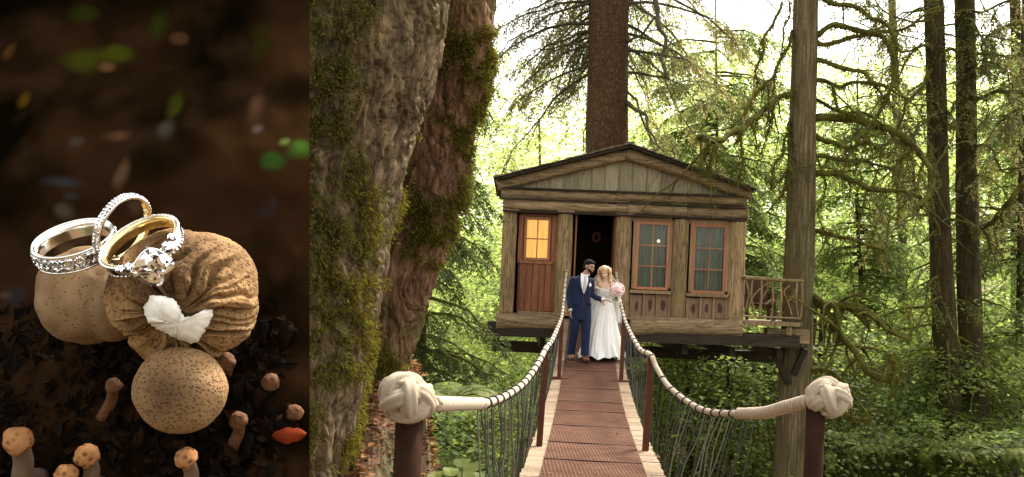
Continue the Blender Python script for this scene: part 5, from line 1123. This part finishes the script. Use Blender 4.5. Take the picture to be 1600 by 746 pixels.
# deep pleat running up from the opening, and two lesser
for a0, dpt, wd in ((1.75, .17, .16), (1.15, .09, .10), (2.5, .10, .12), (4.6, .10, .12), (5.7, .06, .1)):
    dphi = (w2 - a0 + math.pi) % (2 * math.pi) - math.pi; rad -= dpt * np.exp(-(dphi / wd) ** 2) * sm(.12, .4, thm) * sm(1.5, .7, thm)
rad -= .16 * np.exp(-(thm / .34) ** 2)
rad += (fbm(Df * 5, 3, 8).reshape(thm.shape) - .5) * .06 + (fbm(Df * 1.4, 2, 88).reshape(thm.shape) - .5) * .22 + (fbm(Df * 16, 3, 9).reshape(thm.shape) - .5) * .03
V = c0 + D * rad[..., None] * rxy
puff = thing('puffball', 'large wrinkled brown puffball torn open to show white flesh, carrying the diamond ring', 'mushroom', c0)
b = MB(); b.grid(V, True); M['puff_big'] = puffskin('warty_brown_skin', (.075, .036, .012), (.27, .155, .062), (.025, .010, .003), 130, cells=False, big=.42, centre=((.02, -.12, .045), .135)); obj('cap', b, M['puff_big'], puff, True)
# white torn flesh: irregular patch lying in the opening
a = np.linspace(0, 2 * math.pi, 60, endpoint=False); out = np.array([(224, 478), (236, 463), (262, 464), (276, 472), (281, 482), (284, 490), (296, 497), (312, 489), (330, 482), (333, 492), (324, 512), (312, 530), (300, 536), (284, 533), (270, 526), (256, 519), (242, 512), (228, 498)], float)
o2 = spline(np.c_[np.vstack([out, out[:1]]), np.zeros(len(out) + 1)], 90)[:-1, :2]; o2 += rng.normal(0, 1.0, o2.shape); cen = np.array([279, 505.])
def surf_y(px, py):
    r_ = np.array([px, py], float); ray = nrm(P(px, py, 1.) - EYE); oc = (EYE - c0) / rxy; rd = ray / rxy; A = rd @ rd; B_ = oc @ rd; C_ = oc @ oc - 1; disc = B_ * B_ - A * C_
    return EYE + ray * ((-B_ - math.sqrt(max(disc, 0))) / A), ray
V = []
for t in np.linspace(0, 1, 12):
    row = []
    for p_ in o2:
        q_ = cen + (p_ - cen) * t; s_, ray = surf_y(*q_); h_ = .012 * (1 - t ** 6) - .006 * t ** 6 + .018 * (fbm([[q_[0] * .06, q_[1] * .06, 0]], 3, 2)[0] - .5); row.append(s_ - ray * (h_ + .006))
    V.append(row)
b = MB(); b.grid(np.array(V), True); k = N('white_puffball_flesh'); f = k.noise(k.coord(), 30, 5); k.col(k.ramp(f, [(.3, (.50, .47, .41)), (.6, (.72, .70, .65))])); k.rough(.9); k.bump(f, .4, .006); obj('flesh', b, k.m, puff, True)
b = MB(); b.tube([c0 + [0, .0, -.02], c0 + [.0, .3, -.12]], [.06, .04], 14); obj('stalk', b, M['puff_big'], puff, True)
# left puffball (pale, smooth)
c1 = P(133, 462, YM + .10); p1 = thing('puffball', 'pale tan puffball on the left carrying the braided ring', 'mushroom', c1)
b = MB(); kk = (YM + .10) / F; b.ball(c1, np.array([72, 75, 78]) * kk, 60, 40, fn=lambda D: 1 + .26 * (fbm(D * 1.8, 3, 21) - .5) + .06 * D[:, 0] * D[:, 2] - .05 * (D[:, 2] > .2) * D[:, 2])
b.ball(c1 + np.array([48, -10, -10]) * kk, np.array([52, 55, 60]) * kk, 40, 30); me_ = remesh(b, 'cap', c1, .0045, 8)
obj('cap', me_, None, p1, at=c1); M['puff_pale'] = puffskin('pale_tan_skin', (.11, .06, .027), (.23, .15, .08), (.10, .05, .022), 95, cells=False, big=.26); p1.children[0].data.materials.append(M['puff_pale'])
b = MB(); b.tube([c1, c1 + [.02, .22, -.06]], [.055, .035], 14); obj('stalk', b, M['puff_pale'], p1, True)
# front round puffball with netted skin
c2 = P(282, 610, YM - .09); kk = (YM - .09) / F; p2 = thing('puffball', 'round puffball with netted skin and a dark centre, lowest of the three large ones', 'mushroom', c2)
b = MB(); b.ball(c2, np.array([72, 66, 69]) * kk, 90, 60, fn=lambda D: 1 + .10 * (fbm(D * 1.6, 3, 31) - .5) - .06 * np.exp(-((np.arccos(np.clip(-(D[:, 1]) * .98 + D[:, 2] * .1, -1, 1))) / .28) ** 2))
M['puff_net'] = puffskin('netted_tan_skin', (.18, .10, .042), (.27, .165, .08), (.05, .024, .010), 150, cells=False, big=.5, centre=((.0, -.088, .004), .10)); obj('cap', b, M['puff_net'], p2, True)
b = MB(); b.tube([c2, c2 + [.0, .22, -.06]], [.05, .03], 14); obj('stalk', b, M['puff_net'], p2, True)
# young puffballs in the leaf mould
M['puff_young'] = puffskin('young_orange_skin', (.24, .10, .035), (.34, .17, .07), (.05, .018, .006), 62, cells=False, big=.48); M['stalk'] = plain('grey_brown_stalk', (.09, .052, .03), .9, scale=30, var=.4)
M['puff_dim'] = puffskin('dull_orange_skin', (.065, .028, .012), (.10, .045, .02), (.12, .05, .02), 50, cells=False)
small = [('tallest young puffball on its stalk in the lower left corner', 27, 690, 23, .16, 1, (8, 62), .0), ('middle one of three young puffballs at the lower left', 136, 712, 19, .14, 1, (4, 50), .0),
         ('lowest young puffball cut by the bottom edge at the lower left', 104, 742, 17, .16, 1, (2, 40), .0), ('young puffball at the bottom edge under the netted one', 290, 716, 17, .10, 1, (8, 45), .3),
         ('small dull puffball on a slanting stalk left of the netted one', 177, 603, 13, .10, 0, (-18, 52), .2), ('small puffball right of the netted one', 373, 657, 14, .08, 0, (-8, 40), .2),
         ('small dull orange puffball at the right above the red leaf', 423, 598, 14, .04, 0, (-28, 20), .1), ('small dull puffball beside the red leaf', 461, 645, 13, .04, 0, (-24, 14), .1), ('small dull orange puffball touching the torn one from below', 354, 566, 15, .06, 0, (-10, 34), .1)]
for lab, px, py, r_, off, sharp, st, sd in small:
    Yp = bank_y(px, py) - off; k_ = Yp / F; c_ = P(px, py, Yp); t_ = thing('puffball', lab, 'mushroom', c_, None); m_ = M['puff_young'] if sharp else M['puff_dim']
    b = MB(); b.ball(c_, r_ * k_, 32, 22, fn=lambda D: 1 + .5 * (fbm(D * 1.6 + px, 3, 5) - .5)); obj('cap', b, m_, t_, True)
    e_ = P(px + st[0], py + st[1], Yp + .05); b = MB(); cc = spline([c_, (c_ + e_) / 2 + [.004, .01, 0], e_, e_ + [0, .08, -.01]], 12); b.tube(cc, r_ * k_ * np.linspace(.62, .8, 12), 14, fn=lambda pts, a, m, n: .85 + .3 * fbm(np.stack([pts[:, None, 0] * 60 + np.cos(a)[None], pts[:, None, 1] * 60 + np.sin(a)[None], pts[:, None, 2] * 25 + 0 * a[None]], -1).reshape(-1, 3), 3, 4).reshape(m, n)); obj('stalk', b, M['stalk'] if sharp else M['puff_dim'], t_, True)

# ---------------------------------------------------------------- rings
def metal(name, c, rough=.15):
    k = N(name); k.col(c); k.b.inputs['Metallic'].default_value = 1; k.rough(rough); return k.m
M['white_gold'] = metal('white_gold', (.80, .78, .74), .16); M['yellow_gold'] = metal('yellow_gold', (.86, .70, .36), .18)
k = N('diamond'); k.b.inputs['Base Color'].default_value = (.97, .97, 1, 1); k.rough(0.02); k.b.inputs['Metallic'].default_value = .0; k.b.inputs['Transmission Weight'].default_value = .45; k.b.inputs['IOR'].default_value = 2.2; k.b.inputs['Specular IOR Level'].default_value = 1; M['diamond'] = k.m
k = N('pave_painted_sparkle'); k.b.inputs['Metallic'].default_value = 1; k.rough(.05); g = k.n('ShaderNodeNewGeometry'); oi = k.n('ShaderNodeObjectInfo')
wn = k.n('ShaderNodeTexWhiteNoise', noise_dimensions='4D'); k.l(g.outputs['True Normal'], wn.inputs['Vector']); k.l(oi.outputs['Random'], wn.inputs['W']); k.col(k.ramp(wn.outputs['Value'], [(0, (.03, .03, .035)), (.3, (.25, .25, .27)), (.55, (.97, .97, 1))])); M['stone_metal'] = k.m  # sparkle painted in: random dark-to-bright reflection tint for each small facet
TC = nrm(EYE - P(190, 380, YM)); IR = nrm(RT - TC * (RT @ TC)); IU = np.cross(TC, IR)       # towards the camera / right / up as seen from it
def ring_frame(n): n = nrm(n); u = nrm(np.cross(n, TC)); v_ = np.cross(n, u); return n, u, v_
def band(b, c, n, u, v_, Ro, Ri, w_, dome=.15, m=160):
    a = np.linspace(0, 2 * math.pi, m, endpoint=False); prof = [(Ri, -w_ / 2), (Ro - dome * (Ro - Ri), -w_ / 2), (Ro, -w_ * .28), (Ro, w_ * .28), (Ro - dome * (Ro - Ri), w_ / 2), (Ri, w_ / 2), (Ri - .06 * (Ro - Ri), 0)]
    V = np.array([[c + (u * math.cos(t) + v_ * math.sin(t)) * r + n * h for r, h in prof + prof[:1]] for t in list(a) + [0.]]); b.grid(V)
def gem(b, c, ax, r, h=None, n=8, tw=0):
    ax = nrm(ax); u = nrm(np.cross(ax, [.3, .2, .9])); v_ = np.cross(ax, u); h = h or r * .55; a = np.arange(n) * 2 * math.pi / n + tw; R1 = [c + (u * math.cos(t) + v_ * math.sin(t)) * r for t in a]; R2 = [c + (u * math.cos(t + math.pi / n) + v_ * math.sin(t + math.pi / n)) * r * .58 + ax * h for t in a]
    vv = R1 + R2 + [c + ax * h, c - ax * r * .6]; T_ = []
    for i in range(n):
        j = (i + 1) % n; T_ += [[i, j, n + i], [j, n + j, n + i], [n + i, n + j, 2 * n], [j, i, 2 * n + 1]]
    b.add(vv, None, T_)
def pave(parent, c, n, u, v_, Ro, hs, r, count, a0=0, a1=2 * math.pi, name='pave_stone', every=None):
    me_ = None; cnt = 0
    for h in hs:
        for i in range(count):
            t = a0 + (a1 - a0) * (i + .5) / count; d = u * math.cos(t) + v_ * math.sin(t); b = MB(); gem(b, c + d * Ro + n * h, d, r, tw=rng.uniform(0, 1)); obj(name, b, M['stone_metal'], parent); cnt += 1
px = S
# ring on the left: braided band
cR1 = P(118, 384, YM - .02); n1_ = .42 * TC + .90 * (-.30 * IR + .95 * IU); n_, u, v_ = ring_frame(n1_); r1 = thing('ring', 'wide white gold ring with a braided row of stones, resting on the left puffball', 'ring', cR1)
b = MB(); band(b, cR1, n_, u, v_, 60 * px, 56 * px, 27 * px); obj('band', b, M['white_gold'], r1, True)
for h in (-13.5, 13.5):
    a = np.linspace(0, 2 * math.pi, 121); b = MB(); b.tube([cR1 + (u * math.cos(t) + v_ * math.sin(t)) * 60.5 * px + n_ * h * px for t in a], 2.0 * px, 8, False); obj('rim', b, M['white_gold'], r1, True)
for s_ in (0, 1):
    a = np.linspace(0, 2 * math.pi, 400); b = MB(); b.tube([cR1 + (u * math.cos(t) + v_ * math.sin(t)) * (62 + 1.2 * math.cos(t * 22 + s_ * math.pi)) * px + n_ * 8 * math.sin(t * 11 + s_ * math.pi) * px for t in a], 1.7 * px, 6, False); obj('braid_strand', b, M['stone_metal'], r1, True)
pave(r1, cR1, n_, u, v_, 62 * px, (-6 * px, 6 * px), 4.6 * px, 30)
# standing ring
cR2 = P(192, 357, YM - .045); n2_ = .58 * TC + .80 * (.86 * IR - .45 * IU); n_, u, v_ = ring_frame(n2_); r2 = thing('ring', 'slender ring standing upright between the others, set with two rows of tiny stones', 'ring', cR2)
b = MB(); band(b, cR2, n_, u, v_, 55 * px, 51 * px, 13 * px); obj('band', b, M['white_gold'], r2, True); pave(r2, cR2, n_, u, v_, 55.3 * px, (-3.3 * px, 3.3 * px), 2.9 * px, 58)
b = MB(); band(b, cR2, n_, u, v_, 51 * px, 50 * px, 12 * px); obj('gold_lining', b, M['yellow_gold'], r2, True)
# engagement ring
cR3 = P(222, 384, YM - .16 * .62); n3_ = .44 * TC + .88 * (-.52 * IR + .86 * IU); n_, u, v_ = ring_frame(n3_); r3 = thing('ring', 'engagement ring with one big cushion-cut diamond and gold inside, on the torn puffball', 'ring', cR3)
b = MB(); band(b, cR3, n_, u, v_, 62 * px, 57 * px, 17 * px); obj('band', b, M['white_gold'], r3, True); b = MB(); band(b, cR3, n_, u, v_, 57.5 * px, 55.5 * px, 19 * px); obj('gold_lining', b, M['yellow_gold'], r3, True)
pave(r3, cR3, n_, u, v_, 61 * px, (8.5 * px,), 3.3 * px, 52); pave(r3, cR3, n_, u, v_, 61 * px, (-8.5 * px,), 3.0 * px, 52)
b = MB(); band(b, cR3 + n_ * 9.5 * px, n_, u, v_, 64 * px, 59 * px, 3 * px); obj('halo_rim', b, M['white_gold'], r3, True)
gd = nrm(P(241, 420, YM - .2) - P(222, 384, YM - .1)); 
cG = P(240, 419, YM - .225); ax = nrm(.86 * TC + .2 * IR - .32 * IU); uu = nrm(np.cross(ax, IU * .85 + IR * .5)); vv_ = np.cross(ax, uu)
# cushion diamond: girdle, table, crown facets, pavilion
def cush(r, h, n=32, p=3.2, tw=0): return [cG + ax * h + (uu * math.copysign(abs(math.cos(t)) ** (2 / p), math.cos(t)) + vv_ * math.copysign(abs(math.sin(t)) ** (2 / p), math.sin(t))) * r for t in np.arange(n) * 2 * math.pi / n + tw]
k = N('painted_glint_facets'); k.b.inputs['Metallic'].default_value = 1; k.rough(.06); g = k.n('ShaderNodeNewGeometry'); wn = k.n('ShaderNodeTexWhiteNoise', noise_dimensions='3D'); k.l(g.outputs['True Normal'], wn.inputs['Vector'])
k.col(k.ramp(wn.outputs['Value'], [(0, (.03, .03, .035)), (.25, (.25, .25, .28)), (.4, (.9, .9, .95)), (.8, (1, 1, 1))])); M['facet'] = k.m  # glints and dark reflections painted as a random tint by facet normal
def cq(r, t, h, p): return cG + ax * h * px + (uu * math.copysign(abs(math.cos(t)) ** (2 / p), math.cos(t)) + vv_ * math.copysign(abs(math.sin(t)) ** (2 / p), math.sin(t))) * r * px
b = MB(); K_ = 16; levels = [(4.5, 6.0, 2.0), (10, 7.2, 2.0), (15, 6.6, 2.3), (20, 4.6, 2.8), (25.5, .6, 3.4)]
for i in range(K_):
    st = 2 * math.pi / K_; t0 = i * st
    b.add([cG + ax * 6.0 * px, cq(4.5, t0, 6 + rng.uniform(-1, 1), 2), cq(4.5, t0 + st, 6 + rng.uniform(-1, 1), 2)], None, [[0, 1, 2]])
    for l_ in range(4):
        (ra, ha, pa), (rb, hb, pb) = levels[l_], levels[l_ + 1]; o_ = st / 2 * (l_ % 2); o2_ = st / 2 * ((l_ + 1) % 2); jt = 1.3 if l_ < 3 else 0
        A0, A1 = cq(ra, t0 + o_, ha + rng.uniform(-jt, jt), pa), cq(ra, t0 + o_ + st, ha + rng.uniform(-jt, jt), pa); B0 = cq(rb, t0 + o_ + st / 2, hb + rng.uniform(-jt, jt) * .5, pb); B1 = cq(rb, t0 + o_ + st * 1.5, hb, pb)
        b.add([A0, B0, A1], None, [[0, 1, 2]]); b.add([A1, B0, B1], None, [[0, 1, 2]])
for i in range(32): t0, t1 = 2 * math.pi * i / 32, 2 * math.pi * (i + 1) / 32; b.add([cq(25.5, t0, .6, 3.4), cq(25.5, t1, .6, 3.4), cq(25, t1, -2, 3.4), cq(25, t0, -2, 3.4)], [[0, 1, 2, 3]]); b.add([cq(25, t0, -2, 3.4), cq(25, t1, -2, 3.4), cG - ax * 18 * px], None, [[0, 2, 1]])
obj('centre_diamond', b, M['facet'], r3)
for q in range(4):
    t = math.pi / 4 + q * math.pi / 2; d = uu * math.cos(t) + vv_ * math.sin(t); b = MB(); b.tube([cG + d * 26 * px - ax * 16 * px, cG + d * 28 * px - ax * 2 * px, cG + d * 25.5 * px + ax * 3.4 * px], [2.2 * px, 2.4 * px, 1.6 * px], 8); b.ball(cG + d * 25.5 * px + ax * 3.2 * px, 2.5 * px, 8, 6); obj('prong', b, M['white_gold'], r3, True)
b = MB(); b.tube(np.array(cush(23 * px, -7 * px, 48) + cush(23 * px, -7 * px, 48)[:1]), 2 * px, 6, False); b.tube([cG - ax * 24 * px, cG - ax * 9 * px], [12 * px, 19 * px], 20); obj('basket', b, M['white_gold'], r3, True)
for s_, (qx, qy, rr) in enumerate([(204, 419, 9), (262, 386, 9), (188, 421, 7), (269, 371, 7)]):
    b = MB(); gem(b, P(qx, qy, YM - .19), TC + .2 * IU, rr * px, n=8); obj('side_stone', b, M['stone_metal'], r3)
